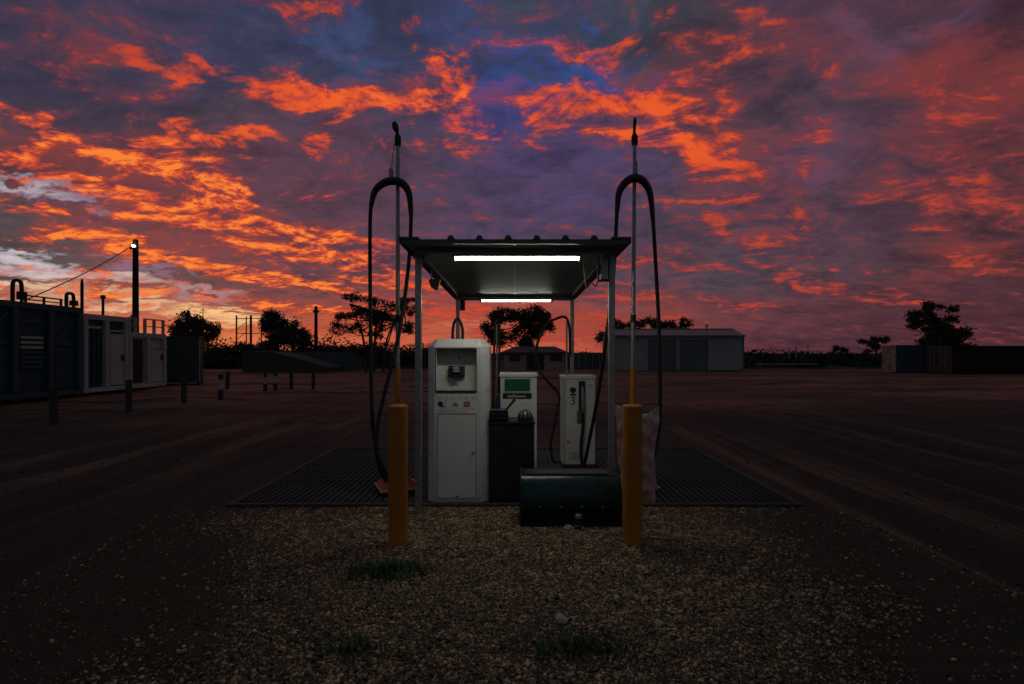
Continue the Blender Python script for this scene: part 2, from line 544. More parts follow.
class MB:
    """collects shapes and links them as one mesh object"""

    def __init__(self):
        self.v, self.f = [], []

    def add(self, v, f):
        o = len(self.v)
        self.v += [tuple(p) for p in v]
        self.f += [tuple(i + o for i in q) for q in f]
        return self

    def box(self, x0, x1, y0, y1, z0, z1, mtx=None):
        v = [Vector(p) for p in ((x0, y0, z0), (x1, y0, z0), (x1, y1, z0), (x0, y1, z0),
                                 (x0, y0, z1), (x1, y0, z1), (x1, y1, z1), (x0, y1, z1))]
        if mtx is not None:
            v = [mtx @ p for p in v]
        return self.add(v, [(0, 3, 2, 1), (4, 5, 6, 7), (0, 1, 5, 4), (1, 2, 6, 5), (2, 3, 7, 6), (3, 0, 4, 7)])

    def bar(self, p0, p1, w, h=None):
        """square bar between two points"""
        p0, p1 = Vector(p0), Vector(p1)
        h = h or w
        d = (p1 - p0)
        q = d.to_track_quat('Z', 'Y').to_matrix().to_4x4()
        q.translation = p0
        return self.box(-w / 2, w / 2, -h / 2, h / 2, 0, d.length, q)

    def tube(self, pts, r, n=8, cap=True):
        pts = [Vector(p) for p in pts]
        rr = r if isinstance(r, (list, tuple)) else [r] * len(pts)
        vs, fs = [], []
        prev = None
        for i, p in enumerate(pts):
            d = (pts[min(i + 1, len(pts) - 1)] - pts[max(i - 1, 0)]).normalized()
            if prev is None:
                a = Vector((1, 0, 0)) if abs(d.x) < 0.9 else Vector((0, 1, 0))
            else:
                a = prev
            a = (a - d * a.dot(d)).normalized()
            prev = a
            b = d.cross(a)
            for k in range(n):
                t = 2 * math.pi * k / n
                vs.append(p + (a * math.cos(t) + b * math.sin(t)) * rr[i])
        for i in range(len(pts) - 1):
            for k in range(n):
                k2 = (k + 1) % n
                fs.append((i * n + k, i * n + k2, (i + 1) * n + k2, (i + 1) * n + k))
        if cap:
            fs.append(tuple(reversed(range(n))))
            fs.append(tuple(range((len(pts) - 1) * n, len(pts) * n)))
        return self.add(vs, fs)

    def lathe(self, prof, n=16, at=(0, 0, 0)):
        """prof: (radius, z) from bottom to top"""
        return self.tube([(at[0], at[1], at[2] + z) for _, z in prof], [max(r, 1e-4) for r, _ in prof], n) if False else self._lathe(prof, n, at)

    def _lathe(self, prof, n, at):
        vs, fs = [], []
        for r, z in prof:
            for k in range(n):
                t = 2 * math.pi * k / n
                vs.append((at[0] + r * math.cos(t), at[1] + r * math.sin(t), at[2] + z))
        for i in range(len(prof) - 1):
            for k in range(n):
                k2 = (k + 1) % n
                fs.append((i * n + k, i * n + k2, (i + 1) * n + k2, (i + 1) * n + k))
        fs.append(tuple(reversed(range(n))))
        fs.append(tuple(range((len(prof) - 1) * n, len(prof) * n)))
        return self.add(vs, fs)

    def prism(self, poly, a0, a1, axis='x'):
        """polygon swept along an axis; poly in the other two axes"""
        n = len(poly)
        def P(a, u, v):
            return (a, u, v) if axis == 'x' else ((u, a, v) if axis == 'y' else (u, v, a))
        vs = [P(a0, u, v) for u, v in poly] + [P(a1, u, v) for u, v in poly]
        fs = [tuple(reversed(range(n))), tuple(range(n, 2 * n))]
        for k in range(n):
            k2 = (k + 1) % n
            fs.append((k, k2, n + k2, n + k))
        return self.add(vs, fs)

    def mesh(self, name, mat, bevel=0.0, smooth=None):
        me = bpy.data.meshes.new(name)
        me.from_pydata(self.v, [], self.f)
        bm = bmesh.new()
        bm.from_mesh(me)
        loose = [v for v in bm.verts if not v.link_faces]
        if loose:
            bmesh.ops.delete(bm, geom=loose, context='VERTS')
        bmesh.ops.recalc_face_normals(bm, faces=bm.faces)
        if bevel:
            es = [e for e in bm.edges if len(e.link_faces) == 2 and e.calc_face_angle(0) > 0.5]
            bmesh.ops.bevel(bm, geom=es, offset=bevel, segments=2, affect='EDGES', profile=0.6, clamp_overlap=True)
        bm.to_mesh(me)
        bm.free()
        if mat is not None:
            me.materials.append(mat)
        if smooth is not None:
            me.polygons.foreach_set('use_smooth', [True] * len(me.polygons))
            me.set_sharp_from_angle(angle=R(smooth))
        return me

    def build(self, name, mat, parent=None, bevel=0.0, smooth=None, loc=(0, 0, 0), rot=(0, 0, 0)):
        return link(name, self.mesh(name, mat, bevel, smooth), parent, loc, rot)


def link(name, me, parent=None, loc=(0, 0, 0), rot=(0, 0, 0)):
    o = bpy.data.objects.new(name, me)
    COL.objects.link(o)
    o.parent = parent
    o.location = loc
    o.rotation_euler = rot
    return o


def thing(name, label, cat, loc=(0, 0, 0), rz=0.0, group=None):
    o = bpy.data.objects.new(name, None)
    o.empty_display_size = 0.1
    COL.objects.link(o)
    o.location = loc
    o.rotation_euler = (0, 0, rz)
    return tag(o, label, cat, group)


def tag(o, label=None, cat=None, group=None, kind=None):
    if label:
        o['label'] = label
    if cat:
        o['category'] = cat
    if group:
        o['group'] = group
    if kind:
        o['kind'] = kind
    return o


def spline(pts, per=8):
    """Catmull-Rom through the points"""
    P = [Vector(p) for p in pts]
    P = [P[0] * 2 - P[1]] + P + [P[-1] * 2 - P[-2]]
    out = []
    for i in range(1, len(P) - 2):
        a, b, c, d = P[i - 1], P[i], P[i + 1], P[i + 2]
        for k in range(per):
            t = k / per
            out.append(0.5 * (2 * b + (c - a) * t + (2 * a - 5 * b + 4 * c - d) * t * t + (3 * b - a - 3 * c + d) * t ** 3))
    out.append(P[-2])
    return out


def text_mesh(body, size, mat, depth=0.001):
    cu = bpy.data.curves.new('lettering', 'FONT')
    cu.body = body
    cu.size = size
    cu.extrude = depth
    cu.align_x = 'CENTER'
    cu.align_y = 'CENTER'
    o = bpy.data.objects.new('lettering', cu)
    COL.objects.link(o)
    bpy.context.view_layer.update()
    me = bpy.data.meshes.new_from_object(o.evaluated_get(bpy.context.evaluated_depsgraph_get()))
    bpy.data.objects.remove(o)
    me.materials.clear()
    me.materials.append(mat)
    return me


def np_mesh(name, verts, faces, mat, smooth=False):
    """big quad/tri mesh from numpy arrays"""
    me = bpy.data.meshes.new(name)
    nf, k = faces.shape
    me.vertices.add(len(verts))
    me.vertices.foreach_set('co', np.asarray(verts, dtype=np.float32).ravel())
    me.loops.add(nf * k)
    me.loops.foreach_set('vertex_index', np.asarray(faces, dtype=np.int32).ravel())
    me.polygons.add(nf)
    me.polygons.foreach_set('loop_start', np.arange(0, nf * k, k, dtype=np.int32))
    if smooth:
        me.polygons.foreach_set('use_smooth', [True] * nf)
    me.update(calc_edges=True)
    me.materials.append(mat)
    return me


# ================================================================ materials
M = {}
M['galv'] = material('galvanised_steel', (0.42, 0.43, 0.43), 0.42, 0.85, 0.3, 14, 0.1, 60)
M['white_paint'] = material('white_enamel', (0.76, 0.76, 0.75), 0.38, 0, 0.10, 3, 0.03, 200, dirt=((0.36, 0.29, 0.23), 7, 0.585))
M['kiosk_door'] = material('kiosk_door_enamel', (0.73, 0.71, 0.70), 0.42, 0, 0.10, 2.5, 0.03, 200, dirt=((0.40, 0.32, 0.27), 5, 0.575), stretch=(1, 1, .4))
M['panel_grey'] = material('recess_panel', (0.52, 0.54, 0.47), 0.45, 0, 0.12, 5)
M['seam'] = material('dark_seam', (0.035, 0.033, 0.033), 0.8)
M['black'] = material('black_plastic', (0.018, 0.019, 0.021), 0.42, 0, 0.3, 20)
M['rubber'] = material('black_rubber', (0.014, 0.014, 0.015), 0.55, 0, 0.3, 30, 0.1, 80)
M['black_metal'] = material('black_cabinet_paint', (0.016, 0.020, 0.022), 0.36, 0, 0.35, 4, 0.05, 80)
M['yellow'] = material('bollard_yellow', (0.50, 0.175, 0.013), 0.46, 0, 0.22, 5, 0.12, 90, dirt=((0.10, 0.06, 0.035), 13, 0.575), stretch=(1, 1, .35))
M['orange'] = material('orange_paint', (0.40, 0.065, 0.014), 0.6, 0, 0.3, 8)
M['pale_edge'] = material('worn_pale_edge', (0.52, 0.30, 0.20), 0.6, 0, 0.3, 20)
M['roof'] = material('roof_sheet', (0.085, 0.10, 0.095), 0.38, 0.25, 0.25, 4, 0.04, 30)
M['lining'] = material('canopy_lining', (0.22, 0.27, 0.25), 0.5, 0.1, 0.25, 3, 0.01, 24, stretch=(2.5, .5, 1), spec=0.6)
M['fitting'] = material('light_fitting', (0.62, 0.62, 0.58), 0.4, 0, 0.1, 8)
M['tube'] = material('lit_tube', (1.0, 0.98, 0.82), 0.4, 0, 0.0, 4, emit=23.0)
M['teal_steel'] = material('teal_steel', (0.010, 0.045, 0.038), 0.28, 0.1, 0.45, 5, 0.12, 10, dirt=((0.03, 0.026, 0.02), 9, 0.58), color2=(0.004, 0.014, 0.016))
M['dark_steel'] = material('dark_steel', (0.012, 0.013, 0.014), 0.7, 0, 0.3, 12)
M['lip'] = material('trough_lip', (0.035, 0.045, 0.055), 0.6, 0.0, 0.3, 9, dirt=((0.05, 0.035, 0.03), 4, 0.52))
M['grate'] = material('grate_steel', (0.062, 0.080, 0.082), 0.75, 0.0, 0.45, 3.5, 0.08, 50, dirt=((0.028, 0.024, 0.020), 6, 0.55), spec=0.12)
M['edge_steel'] = material('edge_steel', (0.050, 0.050, 0.046), 0.75, 0.0, 0.4, 6, dirt=((0.05, 0.035, 0.03), 6, 0.5))
M['gap_shade'] = material('grate_gap_shade', (0.016, 0.019, 0.021), 0.8, 0, 0.4, 4)
M['display'] = material('pump_display', (0.008, 0.09, 0.035), 0.18, 0, 0.5, 22, emit=0.08)
M['reader_screen'] = material('reader_screen', (0.10, 0.16, 0.25), 0.2, 0, 0.3, 30, emit=0.25)
M['print_white'] = material('white_print', (0.7, 0.7, 0.7), 0.6)
M['print_grey'] = material('grey_print', (0.30, 0.28, 0.27), 0.6)
M['print_dark'] = material('dark_print', (0.02, 0.018, 0.02), 0.6)
M['print_red'] = material('red_print', (0.34, 0.035, 0.04), 0.6)
M['nozzle_blue'] = material('blue_nozzle_cover', (0.02, 0.05, 0.16), 0.45)
M['nozzle'] = material('nozzle_metal', (0.30, 0.33, 0.33), 0.35, 0.7, 0.3, 30)
M['olive'] = material('olive_plastic', (0.16, 0.15, 0.04), 0.5)
M['bag'] = material('clear_bag', (0.85, 0.76, 0.72), 0.16, 0, 0.2, 9, alpha=0.5)
M['bag_print'] = material('bag_print', (0.86, 0.66, 0.62), 0.18, 0, 0.2, 6.0, alpha=0.55, color2=(0.52, 0.07, 0.11))
M['wood'] = material('weathered_post', (0.055, 0.045, 0.036), 0.9, 0, 0.4, 8, 0.3, 40, stretch=(1, 1, .2))
M['pole'] = material('dark_timber_pole', (0.035, 0.030, 0.028), 0.9, 0, 0.4, 4, stretch=(1, 1, .2))
M['lamp_glow'] = material('pole_lamp', (1.0, 0.95, 0.85), 0.4, 0, 0, 4, emit=25.0)
M['tank_teal'] = material('tank_teal', (0.036, 0.092, 0.115), 0.6, 0, 0.3, 1.5, dirt=((0.10, 0.06, 0.045), 3, 0.60))
M['tank_teal2'] = material('tank_teal_panel', (0.022, 0.068, 0.090), 0.6, 0, 0.35, 1.2, dirt=((0.09, 0.055, 0.045), 2.5, 0.58))
M['tank_white'] = material('tank_white', (0.54, 0.48, 0.46), 0.6, 0, 0.2, 1.2, dirt=((0.26, 0.16, 0.12), 3, 0.60))
M['hut_dark'] = material('dark_green_cladding', (0.03, 0.05, 0.05), 0.6, 0, 0.3, 2)
M['shed'] = material('shed_cladding', (0.35, 0.35, 0.36), 0.55, 0.1, 0.15, 0.6)
M['shed_door'] = material('roller_door', (0.15, 0.17, 0.185), 0.5, 0.1, 0.2, 0.8)
M['shed_roof'] = material('shed_roof', (0.32, 0.28, 0.29), 0.5, 0.3, 0.2, 0.6)
M['pink_wall'] = material('pink_render', (0.40, 0.27, 0.27), 0.8, 0, 0.2, 1)
M['hut_roof'] = material('hut_roof', (0.12, 0.08, 0.075), 0.7, 0, 0.2, 1)
M['window'] = material('dark_glass', (0.012, 0.014, 0.016), 0.25)
M['fence_sheet'] = material('blue_grey_sheet', (0.09, 0.11, 0.14), 0.6, 0.1, 0.2, 1)
M['rust_white'] = material('rusted_white', (0.55, 0.45, 0.41), 0.75, 0, 0.3, 2, dirt=((0.13, 0.05, 0.03), 1.6, 0.50))
M['cont_blue'] = material('container_blue', (0.03, 0.065, 0.10), 0.55, 0, 0.3, 1, dirt=((0.14, 0.13, 0.14), 1.2, 0.64))
M['cont_dark'] = material('container_dark', (0.009, 0.010, 0.011), 0.8, 0, 0.3, 1)
M['cont_brown'] = material('container_brown', (0.11, 0.07, 0.06), 0.7, 0, 0.4, 2, dirt=((0.06, 0.03, 0.02), 2.0, 0.52))
M['concrete'] = material('old_concrete', (0.07, 0.06, 0.055), 0.85, 0, 0.3, 1)
M['leaf'] = material('gum_leaves', (0.045, 0.060, 0.030), 0.7, 0, 0.4, 3, island=0.45)
M['far_leaf'] = material('far_scrub', (0.030, 0.040, 0.026), 0.8, 0, 0.4, 0.3, island=0.4)
M['bark'] = material('gum_bark', (0.10, 0.075, 0.06), 0.9, 0, 0.4, 4, 0.2, 20)
M['grass'] = material('weed_grass', (0.05, 0.115, 0.035), 0.75, 0, 0.3, 9, island=0.4)
M['stone'] = material('gravel_stones', (0.44, 0.285, 0.16), 0.8, 0, 0.35, 9, island=0.99, color2=(0.12, 0.088, 0.062))
M['rock'] = material('pale_rock', (0.50, 0.45, 0.38), 0.8, 0, 0.35, 14, 0.3, 40)


def ground_material():
    mt = bpy.data.materials.new('dirt_yard')
    mt.use_nodes = True
    t = mt.node_tree
    N, L = t.nodes, t.links
    b = N['Principled BSDF']
    g = N.new('ShaderNodeNewGeometry')

    def nz(scale, detail, rough, stretch, rot=0.0, dist=0.0):
        mp = N.new('ShaderNodeMapping')
        mp.inputs['Scale'].default_value = stretch
        mp.inputs['Rotation'].default_value = (0, 0, R(rot))
        L.new(g.outputs['Position'], mp.inputs['Vector'])
        n = N.new('ShaderNodeTexNoise')
        n.inputs['Scale'].default_value = scale
        n.inputs['Detail'].default_value = detail
        n.inputs['Roughness'].default_value = rough
        n.inputs['Distortion'].default_value = dist
        L.new(mp.outputs[0], n.inputs['Vector'])
        return n.outputs['Fac']

    def mr(v, a, b_, c=0.0, d=1.0, kind='SMOOTHSTEP'):
        n = N.new('ShaderNodeMapRange')
        n.interpolation_type = kind
        L.new(v, n.inputs['Value'])
        for k, q in zip(('From Min', 'From Max', 'To Min', 'To Max'), (a, b_, c, d)):
            n.inputs[k].default_value = q
        return n.outputs['Result']

    def mix(f, a, b_):
        n = N.new('ShaderNodeMix')
        n.data_type = 'RGBA'
        L.new(f, n.inputs['Factor'])
        for s, v in ((n.inputs['A'], a), (n.inputs['B'], b_)):
            if hasattr(v, 'links'):
                L.new(v, s)
            else:
                s.default_value = (*v, 1)
        return n.outputs['Result']

    def m(op, a, b_):
        n = N.new('ShaderNodeMath')
        n.operation = op
        for s, v in zip(n.inputs, (a, b_)):
            if hasattr(v, 'links'):
                L.new(v, s)
            else:
                s.default_value = v
        return n.outputs[0]

    sp = N.new('ShaderNodeSeparateXYZ')
    L.new(g.outputs['Position'], sp.inputs[0])
    # red soil, paler dust, dark damp earth
    patch = nz(0.16, 6, 0.6, (0.35, 1.0, 1), 0, 0.4)
    streak = nz(0.55, 5, 0.6, (0.12, 1.0, 1), 4)
    grain = nz(9.0, 8, 0.75, (1, 1, 1))
    soil = mix(mr(patch, 0.35, 0.65), (0.24, 0.095, 0.066), (0.60, 0.235, 0.155))
    soil = mix(mr(streak, 0.54, 0.62), soil, (0.045, 0.034, 0.032))
    clod = nz(1.6, 9, 0.78, (0.5, 1.0, 1), 0, 0.3)
    soil = mix(m('MULTIPLY', mr(clod, 0.58, 0.36), 0.6), soil, (0.045, 0.026, 0.020))
    # near yard soil painted darker, vignette gloom put into its colour
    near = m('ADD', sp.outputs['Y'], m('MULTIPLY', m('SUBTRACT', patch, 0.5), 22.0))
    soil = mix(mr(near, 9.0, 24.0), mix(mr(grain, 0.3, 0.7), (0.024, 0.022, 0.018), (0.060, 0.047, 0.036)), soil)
    # wheel tracks that curve past the left of the bowser
    trk = nz(1.5, 5, 0.65, (1.0, 0.035, 1), 3, 0.25)
    ax0 = m('ABSOLUTE', sp.outputs['X'], 0.0)
    tm = m('MULTIPLY', mr(trk, 0.52, 0.62), mr(ax0, 2.9, 3.6))
    soil = mix(m('MULTIPLY', tm, m('MULTIPLY', mr(patch, 0.3, 0.6), 0.75)), soil, (0.25, 0.145, 0.092))
    trk2 = nz(1.9, 4, 0.6, (0.05, 1.0, 1), -28, 0.3)
    tm2 = m('MULTIPLY', mr(trk2, 0.56, 0.66), mr(sp.outputs['X'], -2.0, 4.0))
    soil = mix(m('MULTIPLY', tm2, 0.45), soil, (0.15, 0.085, 0.062))
    soil = mix(m('MULTIPLY', mr(grain, 0.3, 0.75), 0.45), soil, (0.02, 0.016, 0.014))
    # fines between the gravel stones, with a ragged edge
    ax = m('ABSOLUTE', sp.outputs['X'], 0.0)
    lim = m('ADD', m('MULTIPLY', sp.outputs['Y'], 0.30), 1.0)
    fine_edge = m('ADD', m('SUBTRACT', lim, ax), m('MULTIPLY', m('SUBTRACT', nz(1.1, 6, 0.7, (1, 1, 1)), 0.5), 2.6))
    fm = m('MULTIPLY', mr(fine_edge, -0.35, 0.75), mr(sp.outputs['Y'], 5.75, 5.55))
    soil = mix(m('MULTIPLY', fm, 0.8), soil, mix(mr(nz(60, 4, 0.7, (1, 1, 1)), 0.35, 0.65), (0.04, 0.03, 0.022), (0.13, 0.095, 0.065)))
    # grass beyond the yard
    gy = m('ADD', sp.outputs['Y'], m('MULTIPLY', m('SUBTRACT', patch, 0.5), 4.0))
    soil = mix(mr(gy, 53.0, 54.5), soil, mix(mr(grain, 0.3, 0.7), (0.018, 0.026, 0.014), (0.045, 0.05, 0.028)))
    L.new(soil, b.inputs['Base Color'])
    b.inputs['Roughness'].default_value = 0.85
    b.inputs['Specular IOR Level'].default_value = 0.25
    bp = N.new('ShaderNodeBump')
    bp.inputs['Strength'].default_value = 0.55
    bp.inputs['Distance'].default_value = 0.03
    L.new(m('ADD', grain, m('MULTIPLY', trk, 1.2)), bp.inputs['Height'])
    L.new(bp.outputs['Normal'], b.inputs['Normal'])
    return mt


M['ground'] = ground_material()

# ================================================================ ground
def gravel_edge(y, side):
    """half width of the spread gravel"""
    return 1.72 + 0.30 * np.clip(y - 1.0, 0, 5) + 0.25 * np.sin(y * 2.1 + side) + 0.14 * np.sin(y * 5.3 + 2 * side)


def mound(x, y):
    return 0.055 * np.exp(-((x) / 2.2) ** 2) * np.clip((5.55 - y) / 1.2, 0, 1) * np.clip((y - .5) / 2.5, 0, 1)


def ground_height(x, y):
    """gentle unevenness; flat under the station"""
    r = np.hypot(x, y - 6.0)
    w = np.clip((r - 4.0) / 8.0, 0, 1)
    far = np.clip((60 - r) / 40, 0, 1)
    h = 0.05 * np.sin(x * 0.55 + 1.3) * np.sin(y * 0.43) + 0.03 * np.sin(x * 1.3 + y * 0.9) + 0.025 * np.sin(y * 1.7 - x * .6)
    # wheel ruts running past both sides of the station
    rut = 0.0
    for x0, dep in ((-3.75, .035), (-5.3, .045), (-6.9, .03), (-8.6, .03), (4.0, .035), (5.6, .04), (7.4, .03)):
        u = x - x0 - .22 * np.sin(y * .21 + x0) - .08 * np.sin(y * .9 + 2 * x0)
        rut = rut + dep * (-np.exp(-(u / .17) ** 2) + .8 * np.exp(-((u - .34) / .16) ** 2) + .6 * np.exp(-((u + .34) / .16) ** 2))
    rut = rut * np.clip((38 - y) / 12, 0, 1) * np.clip((y + 4) / 4, 0, 1)
    return h * w * far + mound(x, y) + rut


def make_ground():
    def axis(dense, step, far):
        a = list(np.arange(-dense, dense + 1e-6, step))
        s = step
        while a[-1] < far:
            s *= 1.35
            a.append(a[-1] + s)
        return np.array([-v for v in reversed(a[len(np.arange(-dense, dense + 1e-6, step)):])] + a)
    xs = axis(24, 0.12, 2600)
    ys = axis(24, 0.2, 2600) + 20
    X, Y = np.meshgrid(xs, ys)
    Z = ground_height(X, Y)
    V = np.stack([X, Y, Z], -1).reshape(-1, 3)
    ny, nx = X.shape
    i = np.arange((ny - 1) * (nx - 1))
    r, c = i // (nx - 1), i % (nx - 1)
    a = r * nx + c
    F = np.stack([a, a + 1, a + nx + 1, a + nx], -1)
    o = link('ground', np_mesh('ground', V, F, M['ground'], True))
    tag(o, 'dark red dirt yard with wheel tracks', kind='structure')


make_ground()


def stones(n, seed, place, smin, smax):
    """low, angular stones; place(n, rng) -> x, y, z"""
    g = np.random.default_rng(seed)
    cube = np.array([(x, y, z) for z in (-.62, .62) for y in (-.62, .62) for x in (-.62, .62)], float)
    quad = np.array([(0, 2, 3, 1), (4, 5, 7, 6), (0, 1, 5, 4), (1, 3, 7, 5), (3, 2, 6, 7), (2, 0, 4, 6)])
    x, y, z = place(n, g)
    n = len(x)
    s = smin * (smax / smin) ** (g.random(n) ** 3.2)
    V = cube[None] * (1 + g.uniform(-.42, .30, (n, 8, 1))) + g.normal(0, .10, (n, 8, 3))
    V = V * (s[:, None] * g.uniform(.65, 1.2, (n, 3)))[:, None, :]
    V[:, :, 2] *= 0.7
    a = g.uniform(0, 6.283, n)
    c, q = np.cos(a)[:, None], np.sin(a)[:, None]
    X = V[..., 0] * c - V[..., 1] * q
    Y = V[..., 0] * q + V[..., 1] * c
    tl = g.uniform(-.6, .6, (n, 1))
    Z = V[..., 2] + X * tl * .6
    V = np.stack([X + x[:, None], Y + y[:, None], Z + (z + s * .22)[:, None]], -1)
    F = (quad[None] + 8 * np.arange(n)[:, None, None]).reshape(-1, 4)
    return V.reshape(-1, 3), F


def place_gravel(n, g):
    x = g.uniform(-3.7, 3.7, n)
    y = 2.1 + (5.66 - 2.1) * g.random(n)
    e = gravel_edge(y, np.where(x > 0, 1.0, 3.0))
    d = (e - np.abs(x)) / 1.7
    keep = g.random(n) < np.clip(d, 0.03, 1)
    bare = np.sin(x * 3.1 + 1) * np.sin(y * 2.7) > 0.75
    keep &= ~(bare & (g.random(n) < .55))
    # nothing inside the things that stand on the gravel
    keep &= ~((np.abs(x - .535) < .50) & (y > 4.93))
    for bx in (-1.008, 1.012):
        keep &= np.hypot(x - bx, y - 4.48) > .085
    x, y = x[keep], y[keep]
    return x, y, ground_height(x, y)


V, F = stones(300000, 11, place_gravel, 0.0042, 0.0175)
tag(link('gravel', np_mesh('gravel', V, F, M['stone'])), 'loose mixed brown gravel spread in front of the fuel station', 'gravel', kind='stuff')

def place_yard(n, g):
    x = g.uniform(-9, 9, n)
    y = g.uniform(1.0, 13, n)
    keep = ~((np.abs(x) < 3.3) & (y > .8) & (y < 9.3))
    x, y = x[keep], y[keep]
    return x, y, ground_height(x, y)


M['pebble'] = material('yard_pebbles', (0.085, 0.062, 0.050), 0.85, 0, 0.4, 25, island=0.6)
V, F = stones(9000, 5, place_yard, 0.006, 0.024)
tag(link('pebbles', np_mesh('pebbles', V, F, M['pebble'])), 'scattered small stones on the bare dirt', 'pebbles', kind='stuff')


def rock(label, x, y, s, seed, mat='rock'):
    g = np.random.default_rng(seed)
    bm = bmesh.new()
    bmesh.ops.create_icosphere(bm, subdivisions=2, radius=1.0)
    for v in bm.verts:
        k = 1 + .22 * math.sin(v.co.x * 4 + seed) * math.sin(v.co.y * 3.4 + seed * 2) + g.uniform(-.07, .07)
        v.co = Vector((v.co.x * s[0] * k, v.co.y * s[1] * k, v.co.z * s[2] * k))
    me = bpy.data.meshes.new('rock')
    bm.to_mesh(me); bm.free()
    me.materials.append(M[mat])
    o = link('rock', me, None, (x, y, s[2] * .55 + float(mound(x, y))), (0, 0, g.uniform(0, 3)))
    tag(o, label, 'rock', 'loose rocks on the gravel')


rock('largest pale rock lying on the gravel at the bottom centre', 0.275, 3.15, (.048, .034, .026), 3)
rock('pale rock on the gravel just right of the largest rock', 0.86, 3.12, (.030, .024, .020), 5)
rock('small pale rock on the gravel between the largest rock and the right bollard', 0.94, 3.95, (.024, .02, .016), 8)
rock('whitish stone resting against the foot of the low teal trough', 0.50, 4.86, (.045, .035, .03), 12)
rock('small stone on the gravel below the left bollard', -0.42, 4.05, (.024, .022, .017), 15)
rock('rounded stone at the far right of the gravel', 1.75, 3.95, (.024, .022, .018), 21)


def grass_patch(label, x, y, rx, ry, n, h, seed):
    g = np.random.default_rng(seed)
    vs, fs = [], []
    for i in range(n):
        a = g.uniform(0, 6.283)
        r = math.sqrt(g.random()) ** 1.5 * (.72 + .28 * math.sin(3 * a + seed) * math.sin(5 * a + 2 * seed))
        px, py = rx * r * math.cos(a), ry * r * math.sin(a)
        hh = h * g.uniform(.4, 1.1) * (1.1 - .6 * r)
        t, lean = g.uniform(0, 6.283), g.uniform(.2, 1.1) * hh
        w = g.uniform(.003, .007)
        dx, dy = math.cos(t), math.sin(t)
        z0 = 0.0
        b = len(vs)
        vs += [(px - dy * w, py + dx * w, z0), (px + dy * w, py - dx * w, z0),
               (px + dx * lean * .4 + dy * w * .8, py + dy * lean * .4 - dx * w * .8, z0 + hh * .65),
               (px + dx * lean * .4 - dy * w * .8, py + dy * lean * .4 + dx * w * .8, z0 + hh * .65),
               (px + dx * lean, py + dy * lean, z0 + hh)]
        fs += [(b, b + 1, b + 2), (b, b + 2, b + 3), (b + 3, b + 2, b + 4)]
    me = np_mesh('weed_patch', np.array(vs), np.array(fs), M['grass'])
    o = link('weed_patch', me, None, (x, y, float(mound(x, y))))
    tag(o, label, 'weeds', 'weeds growing through the gravel', 'stuff')


grass_patch('low green weed patch in the gravel below the left bollard', -0.96, 3.86, .46, .26, 620, .080, 1)
grass_patch('thin grass tuft at the bottom edge left of the middle', -0.88, 2.85, .30, .18, 150, .065, 2)
grass_patch('sparse grass at the bottom edge around the largest pale rock', 0.36, 2.86, .52, .22, 300, .07, 3)

# ================================================================ drive-over grate
GZ = 0.028
t = thing('drive_over_grate', 'wide dark ribbed steel spill grate under the fuel pumps', 'grate', (0, 5.67, 0))
MB().box(-3.10, 3.10, 0.05, 3.38, 0.0, 0.007).build('gap_shade_sheet', M['gap_shade'], t)  # dark sheet stands in for the shade between the bars
for x0, x1, y0, y1 in ((-3.15, 3.15, 0.0, 0.05), (-3.15, 3.15, 3.38, 3.43), (-3.15, -3.10, 0.05, 3.38), (3.10, 3.15, 0.05, 3.38)):
    MB().box(x0, x1, y0, y1, -0.01, GZ + .003).build('edge_angle', M['edge_steel'], t, bevel=.004)
for yy in (1.12, 2.28):
    MB().box(-3.10, 3.10, yy, yy + .03, 0.009, 0.020).build('cross_bearer', M['grate'], t)
bar_me = MB().box(-.011, .011, 0.052, 3.378, 0.012, GZ).mesh('bar', M['grate'], bevel=.004)
for i in range(81):
    link('bar', bar_me, t, (-3.078 + i * 0.07695, 0, 0))

